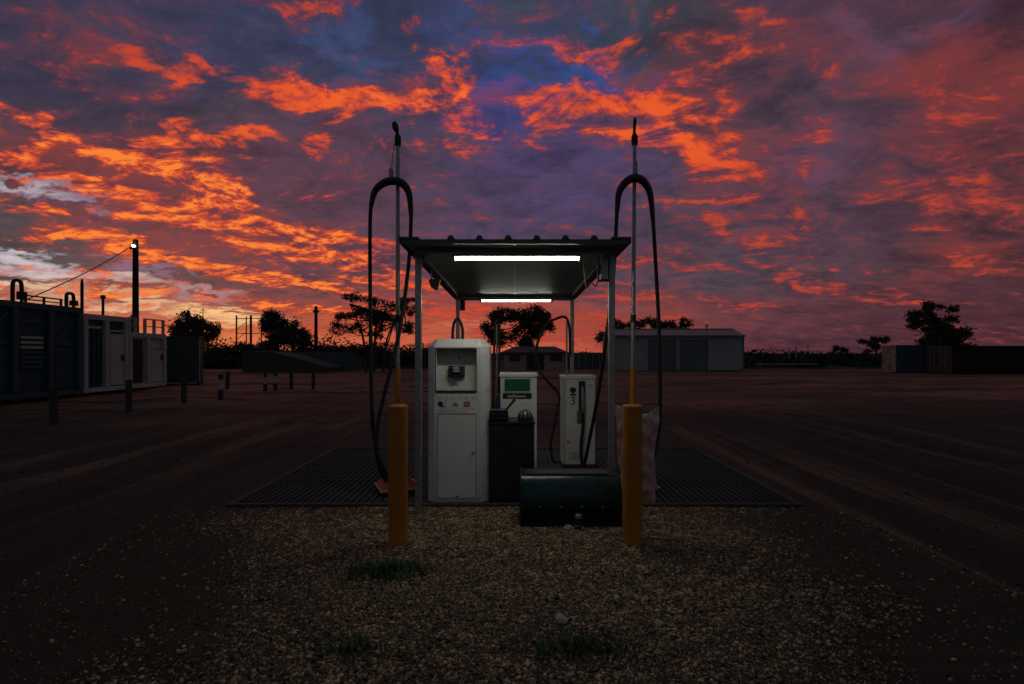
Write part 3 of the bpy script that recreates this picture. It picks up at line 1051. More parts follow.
# ================================================================ payment kiosk
def make_kiosk():
    t = thing('payment_kiosk', 'tall white self-service payment kiosk with recessed card reader', 'kiosk', (-0.63, 5.75, GZ))
    H, w, c, D = 1.81, 0.343, 0.083, 0.52
    fw = w - c
    foot = [(-fw, 0), (fw, 0), (w, c), (w, D), (-w, D), (-w, c)]
    zt = H - .085
    top = [(-fw + .03, .07), (fw - .03, .07), (w - .075, c + .07), (w - .075, D - .06), (-w + .075, D - .06), (-w + .075, c + .07)]
    v = [(x, y, 0) for x, y in foot] + [(x, y, zt) for x, y in foot] + [(x, y, H) for x, y in top]
    f = [tuple(reversed(range(6))), tuple(range(12, 18))]
    for k in range(6):
        k2 = (k + 1) % 6
        if k:
            f.append((k, k2, 6 + k2, 6 + k))
        f.append((6 + k, 6 + k2, 12 + k2, 12 + k))
    # front skin with an opening
    x0, x1, z0, z1 = -.243, .199, 1.215, 1.70
    b = len(v)
    v += [(x0, 0, z0), (x1, 0, z0), (x1, 0, z1), (x0, 0, z1)]
    f += [(0, 1, b + 1, b), (1, 7, b + 2, b + 1), (7, 6, b + 3, b + 2), (6, 0, b, b + 3)]
    d = .15
    v += [(x0, .03, z0), (x1, .03, z0), (x1, d, z1), (x0, d, z1)]
    f += [(b, b + 1, b + 5, b + 4), (b + 1, b + 2, b + 6, b + 5), (b + 2, b + 3, b + 7, b + 6), (b + 3, b, b + 4, b + 7)]
    cab = MB().add(v, f).build('cabinet', M['white_paint'], t, bevel=.006, smooth=25)
    # sloping fascia inside the opening
    pan = MB().add([(x0 + .002, .034, z0 + .022), (x1 - .002, .034, z0 + .022), (x1 - .002, .145, z1 - .002), (x0 + .002, .145, z1 - .002)],
                   [(0, 1, 2, 3)]).build('recess_panel', M['panel_grey'], t)
    MB().box(x0 + .001, x1 - .001, .004, .03, z0 + .001, z0 + .018).build('slot', M['seam'], pan)
    MB().box(-.012, .012, .118, .126, z1 - .115, z1 - .095).build('lens', M['print_dark'], pan)
    # surround of the opening
    fr = MB()
    for a in ((x0 - .008, x1 + .008, z1, z1 + .008), (x0 - .008, x1 + .008, z0 - .008, z0), (x0 - .008, x0, z0, z1), (x1, x1 + .008, z0, z1)):
        fr.box(a[0], a[1], -.004, .004, a[2], a[3])
    fr.build('recess_frame', M['seam'], t)
    tilt = math.atan2(.111, .46)
    rd = bpy.data.objects.new('card_reader', MB().box(-.092, .092, -.034, .0, -.062, .066).mesh('card_reader', M['black'], bevel=.008))
    COL.objects.link(rd); rd.parent = t
    rd.location = (-.022, .078, 1.44); rd.rotation_euler = (-tilt, 0, 0)
    MB().box(-.052, .052, -.075, -.034, -.035, .052).build('hood', M['black'], rd, bevel=.01)
    MB().box(-.034, .030, -.0772, -.0752, .014, .040).build('screen', M['reader_screen'], rd)
    MB().box(-.030, .040, -.0772, -.0752, -.014, .006).build('card_slot', M['print_grey'], rd)
    for k in (-.028, .0, .028):
        MB().box(k - .011, k + .011, -.062, -.034, -.078, -.035).build('key', M['black'], rd, bevel=.004)
    # notice strip
    z = 1.195
    st = MB().box(-.235, .205, -.0035, 0, .985, z).build('notice_strip', M['white_paint'], t)
    pr = MB()
    for k in range(6):
        xx = -.225 + k * .073
        pr.box(xx, xx + .05, -.0045, -.0036, z - .03, z - .024)
        pr.box(xx, xx + .036, -.0045, -.0036, z - .046, z - .041)
        pr.box(xx + .01, xx + .06, -.0045, -.0036, z - .063, z - .059)
    pr.build('small_print', M['print_grey'], st)
    for xx in (-.232, .203):
        MB().box(xx, xx + .003, -.0045, -.0036, z - .075, z - .008).build('rule', M['print_grey'], st)
    l1 = MB()
    l1.prism([(-.195 + .032 * math.cos(a), 1.088 + .030 * math.sin(a)) for a in np.linspace(.4, 5.9, 14)], -.0048, -.0036, 'y')
    l1.add([(-.195, -.0047, 1.07), (-.135, -.0047, 1.062), (-.138, -.0047, 1.052), (-.21, -.0047, 1.056)], [(0, 1, 2, 3)])
    l1.box(-.155, -.135, -.0048, -.0036, 1.105, 1.115)
    l1.build('logo', M['print_dark'], st)
    l2 = MB()
    l2.prism([(-.065, 1.06), (.005, 1.06), (.0, 1.10), (-.012, 1.092), (-.03, 1.118), (-.046, 1.092), (-.058, 1.10)], -.0048, -.0036, 'y')
    l2.build('logo', M['print_grey'], st)
    l3 = MB()
    l3.box(.06, .135, -.0048, -.0036, 1.058, 1.072).box(.06, .135, -.0048, -.0036, 1.098, 1.112)
    for xx in (.063, .085, .105, .122):
        l3.box(xx, xx + .011, -.0048, -.0036, 1.073, 1.097)
    l3.build('logo', M['print_red'], st)
    l4 = MB()
    for k in range(9):
        l4.box(-.21 + k * .045, -.176 + k * .045, -.0045, -.0036, 1.03, 1.036)
    l4.box(-.21, -.03, -.0045, -.0036, 1.012, 1.016).box(-.21, .1, -.0045, -.0036, .998, 1.002)
    l4.build('small_print', M['print_grey'], st)
    # service door with seam and screws
    MB().box(-.232, .202, -.002, 0, .045, .972).build('door_seam', M['seam'], t)
    dr = MB().box(-.226, .196, -.010, -.0022, .051, .966).build('service_door', M['kiosk_door'], t, bevel=.003)
    for xx in (-.205, .175):
        for zz in (.30, .93):
            MB().tube([(xx, -.012, zz), (xx, -.010, zz)], .007, 8).build('screw', M['print_grey'], dr)
    MB().tube([(.165, -.016, .55), (.165, -.0102, .55)], .013, 10).build('lock', M['nozzle'], dr)
    MB().box(-.03, .012, -.012, -.0102, .064, .078).build('badge', M['print_dark'], dr)
    MB().box(-w - .01, w + .01, -.012, D + .01, -.03, 0.0).build('plinth', M['seam'], t)


make_kiosk()

cd = MB().tube(spline([(-.77, 6.42, .05), (-.77, 6.42, 1.5), (-.765, 6.42, 1.98), (-.71, 6.42, 2.10), (-.655, 6.42, 2.0), (-.645, 6.40, 1.75), (-.645, 6.37, .05)], 8), .018, 8)
tag(cd.build('breather_pipe', M['rubber'], smooth=40), 'thin black hooped pipe rising behind the payment kiosk', 'pipe')

# ================================================================ canopy
CZ0, CZ1 = 2.72, 2.66          # underside height at the front and the back
CY0, CY1 = 4.87, 9.25
CW = 1.072


def cz(y):
    return CZ0 + (CZ1 - CZ0) * (y - CY0) / (CY1 - CY0)


def make_canopy():
    t = thing('canopy', 'flat dark metal canopy on four slim posts over the pumps', 'canopy', (0, 0, 0))
    def slab(x0, x1, y0, y1, dz0, dz1):
        return MB().add([(x0, y0, cz(y0) + dz0), (x1, y0, cz(y0) + dz0), (x1, y1, cz(y1) + dz0), (x0, y1, cz(y1) + dz0),
                         (x0, y0, cz(y0) + dz1), (x1, y0, cz(y0) + dz1), (x1, y1, cz(y1) + dz1), (x0, y1, cz(y1) + dz1)],
                        [(0, 3, 2, 1), (4, 5, 6, 7), (0, 1, 5, 4), (1, 2, 6, 5), (2, 3, 7, 6), (3, 0, 4, 7)])
    rs = slab(-CW, CW, CY0, CY1, .012, .026).build('roof_sheet', M['roof'], t)
    rib_poly = [(-.036, 0), (.036, 0), (.018, .034), (-.018, .034)]
    for k in range(6):
        xx = -.60 + .268 * k - .0
        v = []
        for y in (CY0 - .012, CY1 + .01):
            v += [(xx + a, y, cz(y) + .0265 + b) for a, b in rib_poly]
        MB().add(v, [(3, 2, 1, 0), (4, 5, 6, 7), (0, 1, 5, 4), (1, 2, 6, 5), (2, 3, 7, 6), (3, 0, 4, 7)]).build('rib', M['roof'], rs)
    for s in (-1, 1):
        a, b = sorted((s * (CW - .17), s * (CW + .012)))
        slab(a, b, CY0 - .016, CY1 + .016, .028, .046).build('side_flashing', M['roof'], t, bevel=.003)
        a, b = sorted((s * (CW + .003), s * (CW + .014)))
        slab(a, b, CY0 - .016, CY1 + .016, -.012, .0275).build('side_trim', M['roof'], t)
    # lining sheets with a centre joint
    for x0, x1 in ((-CW + .02, -.004), (.004, CW - .02)):
        slab(x0, x1, CY0 + .02, CY1 - .02, .002, .009).build('lining_sheet', M['lining'], t)
    slab(-.012, .012, CY0 + .03, CY1 - .04, -.006, .0015).build('joint_strip', M['galv'], t)
    slab(-CW, CW, CY0, CY0 + .018, -.018, .011).build('front_trim', M['roof'], t)
    slab(-CW, CW, CY1 - .018, CY1, -.03, .011).build('rear_trim', M['roof'], t)
    for yy, dz in ((5.12, -.05), (9.08, -.06)):
        slab(-.98, .98, yy, yy + .05, dz, -.0005).build('purlin', M['lining'], t, bevel=.003)
    for px in (-1.0, 1.0):
        for py in (5.39, 9.1):
            p = MB().box(px - .032, px + .032, py - .032, py + .032, .012, cz(py) - .002).build('post', M['galv'], t, bevel=.006)
            MB().box(px - .09, px + .09, py - .09, py + .09, -.01, .0119).build('base_plate', M['edge_steel'], p)
    for s in (-1, 1):
        a, b = sorted((s * .967, s * .945))
        slab(a, b, 5.43, 9.06, -.05, -.001).build('side_rail', M['roof'], t)
    # rear left bracket
    MB().box(-.955, -.87, 9.02, 9.07, 2.42, 2.60).build('bracket', M['black'], t, bevel=.004)


make_canopy()


def fluoro(label, y, length):
    z = cz(y)
    t = thing('fluorescent_light', label, 'light', (0.02, y, z - .02), group='lit tube lights under the canopy')
    h = length / 2
    MB().prism([(-.065, -.052), (.065, -.052), (.045, -.001), (-.045, -.001)], -h, h, 'x').build('housing', M['fitting'], t, bevel=.003)
    MB().prism([(.036 * math.cos(a), -.053 + .022 * math.sin(a)) for a in np.linspace(math.pi, 2 * math.pi, 9)], -h + .03, h - .03, 'x').build('tube', M['tube'], t, smooth=40)
    for s in (-1, 1):
        MB().box(s * h * .6 - .02, s * h * .6 + .02, -.02, .02, -.0005, .0195).build('mount', M['fitting'], t)
        a, b = sorted((s * (h - .029), s * (h + .012)))
        MB().box(a, b, -.054, .054, -.086, -.0525).build('end_cap', M['fitting'], t, bevel=.006)


fluoro('lit white fluorescent tube light under the front of the canopy', 5.24, 1.30)
fluoro('lit white fluorescent tube light at the back of the canopy', 8.98, 1.24)

t = thing('floodlight', 'small dark floodlight hanging under the left edge of the canopy', 'light', (-.96, 5.98, 2.62))
MB().tube([(0, 0, .0), (0, 0, -.09)], .012, 8).build('stem', M['black'], t)
MB().add([(-.03, -.05, -.10), (.11, -.05, -.09), (.10, .05, -.09), (-.03, .05, -.10), (.0, -.05, -.19), (.075, -.05, -.23), (.075, .05, -.23), (.0, .05, -.19)],
         [(0, 3, 2, 1), (4, 5, 6, 7), (0, 1, 5, 4), (1, 2, 6, 5), (2, 3, 7, 6), (3, 0, 4, 7)]).build('lamp_head', M['black'], t, bevel=.006)

t = thing('switch_box', 'small grey switch box in an open bracket on the front right post', 'switch box', (.925, 5.36, 2.42))
MB().box(-.035, .030, -.03, .03, .015, .235).build('box', M['galv'], t, bevel=.006)
br = MB()
for a in ((-.075, -.062, 0, .25), (.0355, .043, 0, .25)):
    br.box(a[0], a[1], -.035, .035, a[2], a[3])
br.box(-.0615, .035, -.035, .035, -.002, .012)
br.build('bracket', M['black'], t)
cb = MB().tube(spline([(-.07, 0, .0), (-.10, 0, -.05), (-.14, .02, -.01), (-.18, .05, -.06), (-.2, .08, .10), (-.2, .1, .2)], 6), .008, 6)
cb.build('cable', M['rubber'], t)

# ================================================================ bollards
def bollard(label, x, y):
    t = thing('bollard', label, 'bollard', (x, y, 0), group='yellow bollards in front of the station')
    H, r = 1.235, .082
    MB().lathe([(r, 0), (r, H - .022)], 28).build('post', M['yellow'], t, smooth=40)
    MB().lathe([(r + .001, H - .0215), (r + .001, H - .012), (r - .014, H)], 28).build('cap', M['yellow'], t, smooth=40)


bollard('yellow steel bollard in front of the left hose mast', -1.008, 4.48)
bollard('yellow steel bollard beside the teal trough with the plastic bag', 1.012, 4.48)

# ================================================================ hose masts
MY = 6.3


def mast(label, x, top, lean, tip):
    t = thing('hose_mast', label, 'mast', (x, MY, 0), group='hose masts')
    H = top
    def at(z):
        return (lean * (z / H), 0, z)
    MB().tube([at(.06), at(1.50)], .034, 12).build('sleeve', M['yellow'], t, smooth=40)
    MB().tube([at(1.46), at(2.1), at(3.0), at(H)], [.027, .026, .025, .023], 12).build('pole', M['galv'], t, smooth=40)
    MB().tube([at(2.05), at(2.14)], .036, 12).build('collar', M['black'], t, smooth=40)
    a = Vector(at(H - .02))
    MB().tube([a, a + Vector((0, 0, .05)), a + Vector((.0, 0, .10)), a + Vector((-.005, 0, .15))], [.036, .042, .040, .018], 10).build('spring_cap', M['rubber'], t, smooth=40)
    b = a + Vector((-.005, 0, .14))
    if tip == 'ball':
        MB().tube(spline([b, b + Vector((-.012, 0, .05)), b + Vector((-.026, 0, .09)), b + Vector((-.03, 0, .13)), b + Vector((-.022, 0, .155))], 3),
                  [.018, .02, .024, .03, .036, .038, .039, .038, .036, .034, .028, .016, .01], 10).build('whip_tip', M['rubber'], t, smooth=40)
    else:
        MB().tube([b, b + Vector((.004, 0, .10)), b + Vector((.008, 0, .16)), b + Vector((.008, 0, .19))], [.016, .02, .021, .012], 10).build('whip_tip', M['rubber'], t, smooth=40)
    f = MB()
    q = Matrix.Rotation(R(24), 4, 'Z')
    s0, s1 = .235, .05
    v = [q @ Vector((a_ * s, b_ * s, z)) for s, z in ((s0, .052), (s0, .075), (s1, .24)) for a_, b_ in ((-1, -1), (1, -1), (1, 1), (-1, 1))]
    fs = [(3, 2, 1, 0), (8, 9, 10, 11)] + [(i + k, i + (k + 1) % 4, i + 4 + (k + 1) % 4, i + 4 + k) for i in (0, 4) for k in range(4)]
    f.add(v, fs)
    f.build('foot', M['orange'], t)
    e = MB()
    for k in range(4):
        p, p2 = v[4 + k], v[4 + (k + 1) % 4]
        e.bar(p * 1.0 + Vector((0, 0, .002)), p2 * 1.0 + Vector((0, 0, .002)), .016)
    e.build('foot_edge', M['pale_edge'], t)
    # spring that carries the hose
    if tip == 'ball':
        sp_ = MB().tube([(-.035, -.03, H - .01), (-.07, -.03, H - .30)], .005, 5)
        sp_.tube([(-.072, -.03, H - .30), (-.074, -.03, H - .33), (-.074, -.03, H - .46), (-.07, -.03, H - .49)], [.012, .03, .024, .012], 8)
    else:
        sp_ = MB().tube([(.03, -.03, H - .0), (.035, -.03, H - .22), (.04, -.03, H - .24), (.035, -.03, H - .42), (.03, -.03, H - .46)], [.006, .006, .024, .028, .012], 8)
    sp_.build('spring', M['nozzle'], t, smooth=50)


mast('tall hose mast with a ball-tipped cap left of the payment kiosk', -1.42, 4.21, .0, 'ball')
mast('tall straight-tipped hose mast right of the canopy', 1.415, 4.22, .035, 'rod')


def px3(px, py, d):
    """point at a bearing measured from the eye and a distance"""
    return Vector(((px - 515) * d / 520, d, EYE - (py - 353) * d / 520))


def long_hose(label, path, saddle, end):
    t = thing('fuel_hose', label, 'hose', (0, 0, 0), group='long hoses over the masts')
    MB().tube(spline(path, 6), .0235, 10).build('hose', M['rubber'], t, smooth=60)
    sp_ = spline(saddle, 6)
    n = len(sp_)
    MB().tube(sp_, [.028 + .022 * math.sin(math.pi * i / (n - 1)) for i in range(n)], 10).build('bend_guard', M['black'], t, smooth=60)
    e = Vector(end)
    nz = MB().tube([e, e + Vector((0, .01, -.07)), e + Vector((.01, .02, -.10)), e + Vector((.10, .02, -.16))], [.026, .032, .022, .014], 8)
    nz.box(e.x - .012, e.x + .012, e.y - .05, e.y - .03, e.z - .15, e.z - .02)
    nz.build('nozzle', M['black'], t, smooth=50)


A, B = 6.22, 6.28
L_path = [px3(387, 474, A), px3(379, 458, A), px3(373.5, 433, A), px3(371.5, 400, A), px3(370.5, 321, A), px3(370, 240, A), px3(371, 206, A),
          px3(375, 191, A), px3(384, 183, A), px3(394, 181, A), px3(403, 184, A), px3(409, 194, A), px3(411, 215, A), px3(409, 260, A),
          px3(403, 310, A), px3(396, 348, 6.18), px3(384, 395, 6.15), px3(377, 430, 6.12), px3(377, 455, 6.12), px3(384, 478, 6.2), px3(398, 492, 6.45)]
long_hose('long black hose looped over the left mast', L_path, L_path[6:13], L_path[0])
C_ = 6.22
R_path = [px3(645, 474, C_), px3(652, 462, C_), px3(658, 436, C_), px3(660, 400, C_), px3(659, 330, C_), px3(656, 270, C_), px3(653, 220, C_), px3(650, 194, C_),
          px3(644, 182, C_), px3(635, 178, C_), px3(626, 182, C_), px3(619, 193, C_), px3(617, 212, C_), px3(615, 250, C_), px3(612, 290, C_),
          px3(606, 340, 6.3), px3(598, 395, 6.6), px3(591, 432, 6.85), px3(584, 466, 7.0), px3(580, 474, 7.1)]
long_hose('long black hose looped over the right mast and running down to pump three', R_path, R_path[6:13], R_path[0])

# ================================================================ pumps
def pump_body(t, w, D, H):
    MB().box(-w / 2, w / 2, 0, D, 0, H - .05).build('cabinet', M['white_paint'], t, bevel=.012)
    MB().box(-w / 2 - .012, w / 2 + .012, -.016, D + .012, H - .049, H).build('top_cap', M['white_paint'], t, bevel=.012)
    MB().box(-w / 2 - .006, w / 2 + .006, -.008, D + .006, -.0, .07).build('skirt', M['seam'], t)


t = thing('fuel_pump', 'white fuel pump with a green display behind the black cabinet', 'fuel pump', (.045, 6.6, GZ), group='fuel pumps')
pump_body(t, .465, .38, 1.395)
dp = MB().box(-.176, .144, -.008, -.0005, 1.165, 1.32).build('display', M['display'], t, bevel=.004)
fr = MB()
for a in ((-.19, .158, 1.3205, 1.334), (-.19, .158, 1.151, 1.1645), (-.19, -.1765, 1.165, 1.32), (.1445, .158, 1.165, 1.32)):
    fr.box(a[0], a[1], -.013, -.0005, a[2], a[3])
fr.build('bezel', M['panel_grey'], dp)
for k, (a, b) in enumerate(((-.15, .10), (-.15, .04), (-.15, .11))):
    MB().box(a, b, -.0095, -.0082, 1.27 - k * .036, 1.282 - k * .036).build('readout', M['nozzle_blue'], dp)
ns = MB().box(-.20, .165, -.010, -.0005, 1.076, 1.137).build('name_strip', M['black'], t)
mk = MB()
xx = -.135
for k, w_ in enumerate((.030, .024, .024, .008, .024, .024, .024, .022)):
    hgt = .040 if k in (0, 2, 3) else .027
    if w_ > .01:
        mk.box(xx, xx + .006, -.0115, -.0102, 1.088, 1.088 + hgt)
        mk.box(xx + w_ - .008, xx + w_ - .002, -.0115, -.0102, 1.088, 1.088 + .027)
        mk.box(xx + .0062, xx + w_ - .0082, -.0115, -.0102, 1.088 + .012, 1.088 + .018)
    else:
        mk.box(xx, xx + .006, -.0115, -.0102, 1.088, 1.088 + hgt)
    xx += w_ + .006
mk.build('lettering', M['print_white'], ns)
MB().box(-.18, .15, -.004, -.0005, .55, 1.04).build('lower_panel', M['kiosk_door'], t, bevel=.002)
# nozzle, hose and its sprung arm on the left flank
hb = MB().box(-.295, -.235, .02, .20, .78, 1.12).build('nozzle_boot', M['black'], t, bevel=.01)
MB().tube([(-.27, .0, 1.10), (-.27, .0, 1.02), (-.265, .0, .98), (-.262, .02, .86)], [.020, .030, .024, .016], 8).build('nozzle', M['nozzle_blue'], t, smooth=50)
MB().tube([(-.28, .12, .4), (-.28, .12, 2.02)], .011, 8).build('hose_arm', M['galv'], t, smooth=50)
MB().tube(spline([(-.27, .0, .98), (-.30, .0, .72), (-.31, .03, .5), (-.325, .06, .9), (-.315, .08, 1.6), (-.30, .1, 2.0), (-.27, .12, 2.07), (-.245, .13, 1.95), (-.25, .14, 1.5), (-.25, .16, 1.1)], 6), .015, 8).build('hose', M['rubber'], t, smooth=60)

t = thing('fuel_pump', 'white fuel pump marked 3 with its black nozzle hung on the front', 'fuel pump', (.91, 7.4, GZ), group='fuel pumps')
pump_body(t, .46, .42, 1.33)
MB().box(-.232, -.185, -.007, -.0005, .08, 1.27).build('corner_trim', M['panel_grey'], t)
MB().box(.10, .226, -.006, -.0005, .08, 1.27).build('side_panel', M['kiosk_door'], t, bevel=.002)
lp = MB().box(-.178, .088, -.004, -.0005, .10, .62).build('lower_door', M['kiosk_door'], t, bevel=.002)
MB().box(-.165, -.145, -.010, -.0042, .36, .40).build('lock', M['print_dark'], lp)
for k in range(4):
    MB().box(-.14, .05, -.0055, -.0042, .14 + k * .03, .148 + k * .03).build('vent_slot', M['seam'], lp)
n3 = link('number', text_mesh('3', .17, M['print_dark']), t, (-.085, -.0025, .965), (R(90), 0, 0))
lg = MB().prism([(-.085 + .045 * math.cos(a), 1.125 + .042 * math.sin(a)) for a in np.linspace(0, 2 * math.pi, 16)[:-1]], -.003, -.0006, 'y')
lg.box(-.13, -.04, -.003, -.0006, 1.045, 1.068).box(-.098, -.072, -.003, -.0006, 1.0685, 1.085)
lg.build('emblem', M['print_dark'], t)
bt = MB().box(-.005, .085, -.03, -.0005, .84, 1.255).build('nozzle_boot', M['black'], t, bevel=.006)
MB().add([(.035, -.0315, 1.20), (.052, -.0315, 1.12), (.030, -.0315, 1.10)], [(0, 1, 2)]).build('boot_mark', M['print_white'], bt)
MB().tube([(.045, -.05, 1.16), (.045, -.06, 1.05), (.05, -.07, .95), (.05, -.07, .80)], [.016, .026, .030, .022], 8).build('nozzle', M['nozzle'], t, smooth=50)
MB().box(-.03, .035, -.025, -.0065, .66, .835).build('drip_tray', M['olive'], t, bevel=.006)
MB().tube(spline([(.05, -.07, .82), (.045, -.08, .6), (.02, -.09, .35), (.03, -.1, .12), (.09, -.1, .02)], 6), .024, 8).build('hose', M['rubber'], t, smooth=60)
MB().tube([(-.165, .1, 1.33), (-.165, .1, 2.165)], .013, 8).build('hose_arm', M['galv'], t, smooth=50)
MB().tube(spline([(-.115, .1, 1.6), (-.12, .1, 1.95), (-.15, .1, 2.12), (-.21, .1, 2.175), (-.33, .1, 2.14), (-.46, .08, 2.06), (-.585, .06, 1.8), (-.60, .04, 1.55), (-.53, .0, 1.36),
                  (-.40, .02, 1.20), (-.29, .05, 1.08), (-.28, .05, .95), (-.35, .04, .6), (-.40, .02, .33), (-.36, .0, .12), (-.26, .0, .10)], 6), .019, 8).build('hose', M['rubber'], t, smooth=60)
for x0, x1, z0 in ((.13, .2, 1.19), (.14, .19, 1.16)):
    MB().box(x0, x1, -.0075, -.0062, z0, z0 + .012).build('small_print', M['print_grey'], t)

# ================================================================ black cabinet and what stands on it
t = thing('storage_cabinet', 'black box cabinet beside the payment kiosk', 'cabinet', (-.035, 5.78, GZ))
MB().box(-.25, .25, 0, .45, 0, .86).build('body', M['black_metal'], t, bevel=.008)
MB().box(-.262, .262, -.014, .46, .861, .885).build('lid', M['black_metal'], t, bevel=.005)
MB().box(-.235, .235, -.006, -.0005, .03, .84).build('door', M['black_metal'], t, bevel=.003)
MB().box(.17, .19, -.028, -.0065, .42, .56).build('handle', M['black'], t, bevel=.004)

t = thing('squeegee_tray', 'black tray with a squeegee handle sticking out on the cabinet', 'squeegee tray', (-.165, 5.86, GZ + .886))
MB().add([(-.125, -.07, 0), (.095, -.07, 0), (.095, .08, 0), (-.125, .08, 0), (-.115, -.09, .13), (.085, -.09, .13), (.085, .10, .13), (-.115, .10, .13)],
         [(0, 3, 2, 1), (4, 5, 6, 7), (0, 1, 5, 4), (1, 2, 6, 5), (2, 3, 7, 6), (3, 0, 4, 7)]).build('tray', M['black'], t, bevel=.008)
for z in (.035, .075):
    MB().box(-.12, .09, -.095, -.08, z, z + .02).build('band', M['black_metal'], t)
MB().tube([(.05, -.02, .11), (.10, -.02, .17), (.165, -.02, .245)], [.012, .013, .017], 8).build('handle', M['rubber'], t, smooth=50)

t = thing('wiper_dome', 'black ribbed domed holder with pale ribs on the right of the cabinet', 'holder', (.115, 5.86, GZ + .886))
MB().lathe([(.085, 0), (.088, .04), (.080, .075), (.058, .108), (.028, .128), (.012, .134)], 18).build('dome', M['black'], t, smooth=45)
for a in (-2.2, -1.57, -.94):
    pts = [(r_ * math.cos(a), r_ * math.sin(a), z) for r_, z in ((.091, .045), (.083, .078), (.061, .111), (.031, .131))]
    MB().tube(pts, .006, 6).build('rib', M['nozzle'], t)

# ================================================================ low trough in front of pump three
t = thing('drain_trough', 'low dark teal steel trough with a rounded front by the right bollard', 'trough', (.535, 4.94, .0))
W = .485
prof = [(.04, .185), (.008, .205), (.0, .24), (.012, .32), (.045, .41), (.085, .465), (.12, .485), (.12, .185)]
MB().prism(prof, -W + .014, W - .014, 'x').build('front_shell', M['teal_steel'], t, smooth=30)
for x0, x1 in ((-W, -W + .0135), (W - .0135, W)):
    MB().prism([(.04, 0.0), (-.004, .19), (-.004, .24), (.008, .325), (.04, .42), (.08, .473), (.115, .492), (.45, .492), (.47, 0.0)], x0, x1, 'x').build('end_plate', M['dark_steel'], t)
MB().box(-W + .014, W - .014, .15, .165, .0, .484).build('back_web', M['dark_steel'], t)
MB().box(-W + .014, W - .014, .166, .45, .34, .484).build('tank', M['dark_steel'], t)
MB().box(-W + .06, W - .12, .125, .30, .486, .508).build('lip_plank', M['lip'], t, bevel=.005)
for xx in (-.30, -.1, .1, .30):
    MB().tube([(xx, -.008, .22), (xx, .004, .22)], .012, 8).build('bolt', M['galv'], t)
t = thing('pipe_stub', 'short teal capped pipe standing before the low trough', 'pipe', (.595, 4.88, 0))
MB().lathe([(.033, 0), (.033, .135)], 14).build('pipe', M['teal_steel'], t, smooth=40)
MB().lathe([(.037, .1352), (.037, .16), (.030, .168)], 14).build('cap', M['galv'], t, smooth=40)
MB().lathe([(.036, .06), (.036, .072)], 14).build('band', M['galv'], t, smooth=40)

# ================================================================ plastic bag behind the right bollard
def make_bag():
    t = thing('plastic_bag', 'crumpled clear plastic bag with red print hanging behind the right bollard', 'bag', (1.085, 4.66, .34))
    g = np.random.default_rng(4)
    nx, nz = 26, 44
    H = .85
    def pos(u, v, side):
        hw = .145 + .055 * v ** 1.3
        x = (u * 2 - 1) * hw + .012 * math.sin(v * 9) + .02 * (1 - v)
        edge = 1 - abs(u * 2 - 1) ** 3
        puff = .045 * edge * min(1, (1 - v) * 4 + .12) * min(1, v * 6 + .2)
        cr = .022 * math.sin(u * 17 + v * 9) * math.sin(v * 23 - u * 5) + .014 * math.sin(u * 31 - v * 37) + .010 * math.sin(u * 43 + v * 29)
        z = v * H + (.03 * math.sin(u * 6.28 + .6) - .045 * (1 - abs(u * 2 - 1)) if v > .94 else 0)
        y = side * (puff + .003) + cr * (.4 + .6 * edge)
        return (x, y, z)
    for side, nm in ((-1, 'front_film'), (1, 'back_film')):
        vs, fs, fs2 = [], [], []
        for j in range(nz + 1):
            for i in range(nx + 1):
                vs.append(pos(i / nx, j / nz, side))
        for j in range(nz):
            for i in range(nx):
                q = (j * (nx + 1) + i, j * (nx + 1) + i + 1, (j + 1) * (nx + 1) + i + 1, (j + 1) * (nx + 1) + i)
                u, v = (i + .5) / nx, (j + .5) / nz
                (fs2 if side < 0 and v > .80 + .05 * math.sin(u * 9) else fs).append(q)
        if fs2:
            MB().add(vs, fs2).build('clear_top', M['bag'], t, smooth=70)
        MB().add(vs, fs).build(nm, M['bag_print' if side < 0 else 'bag'], t, smooth=70)
    MB().tube(spline([(-.07, -.10, .80), (.0, -.04, .86), (.03, .0, .84)], 4), .006, 6).build('tie', M['black'], t)


make_bag()

# ================================================================ left: tank units beside the yard
def rail_box(t, x0, x1, y, z0, z1, posts, mat, r=.03):
    for x in posts:
        MB().box(x - r, x + r, y - r, y + r, z0, z1).build('guard_post', M[mat], t)
    MB().box(x0, x1, y - r * .8, y + r * .8, z1 + .0005, z1 + .05).build('guard_rail', M[mat], t)
    zm = (z0 + z1) / 2
    xs = sorted(posts)
    for a, b in zip(xs[:-1], xs[1:]):
        MB().box(a + r, b - r, y - .02, y + .02, zm - .02, zm + .02).build('guard_rail', M[mat], t)


def gooseneck(t, x, y, z, h, mat='black'):
    MB().tube(spline([(x - .16, y, z), (x - .16, y, z + h * .6), (x - .13, y, z + h * .92), (x, y, z + h), (x + .13, y, z + h * .92), (x + .16, y, z + h * .62), (x + .16, y, z + h * .5)], 5), .06, 8).build('vent_pipe', M[mat], t, smooth=50)
    MB().box(x + .06, x + .27, y - .1, y + .1, z + h * .12, z + h * .5).build('vent_filter', M[mat], t, bevel=.02)
    MB().tube([(x + .16, y, z), (x + .16, y, z + h * .12)], .05, 8).build('vent_leg', M[mat], t)


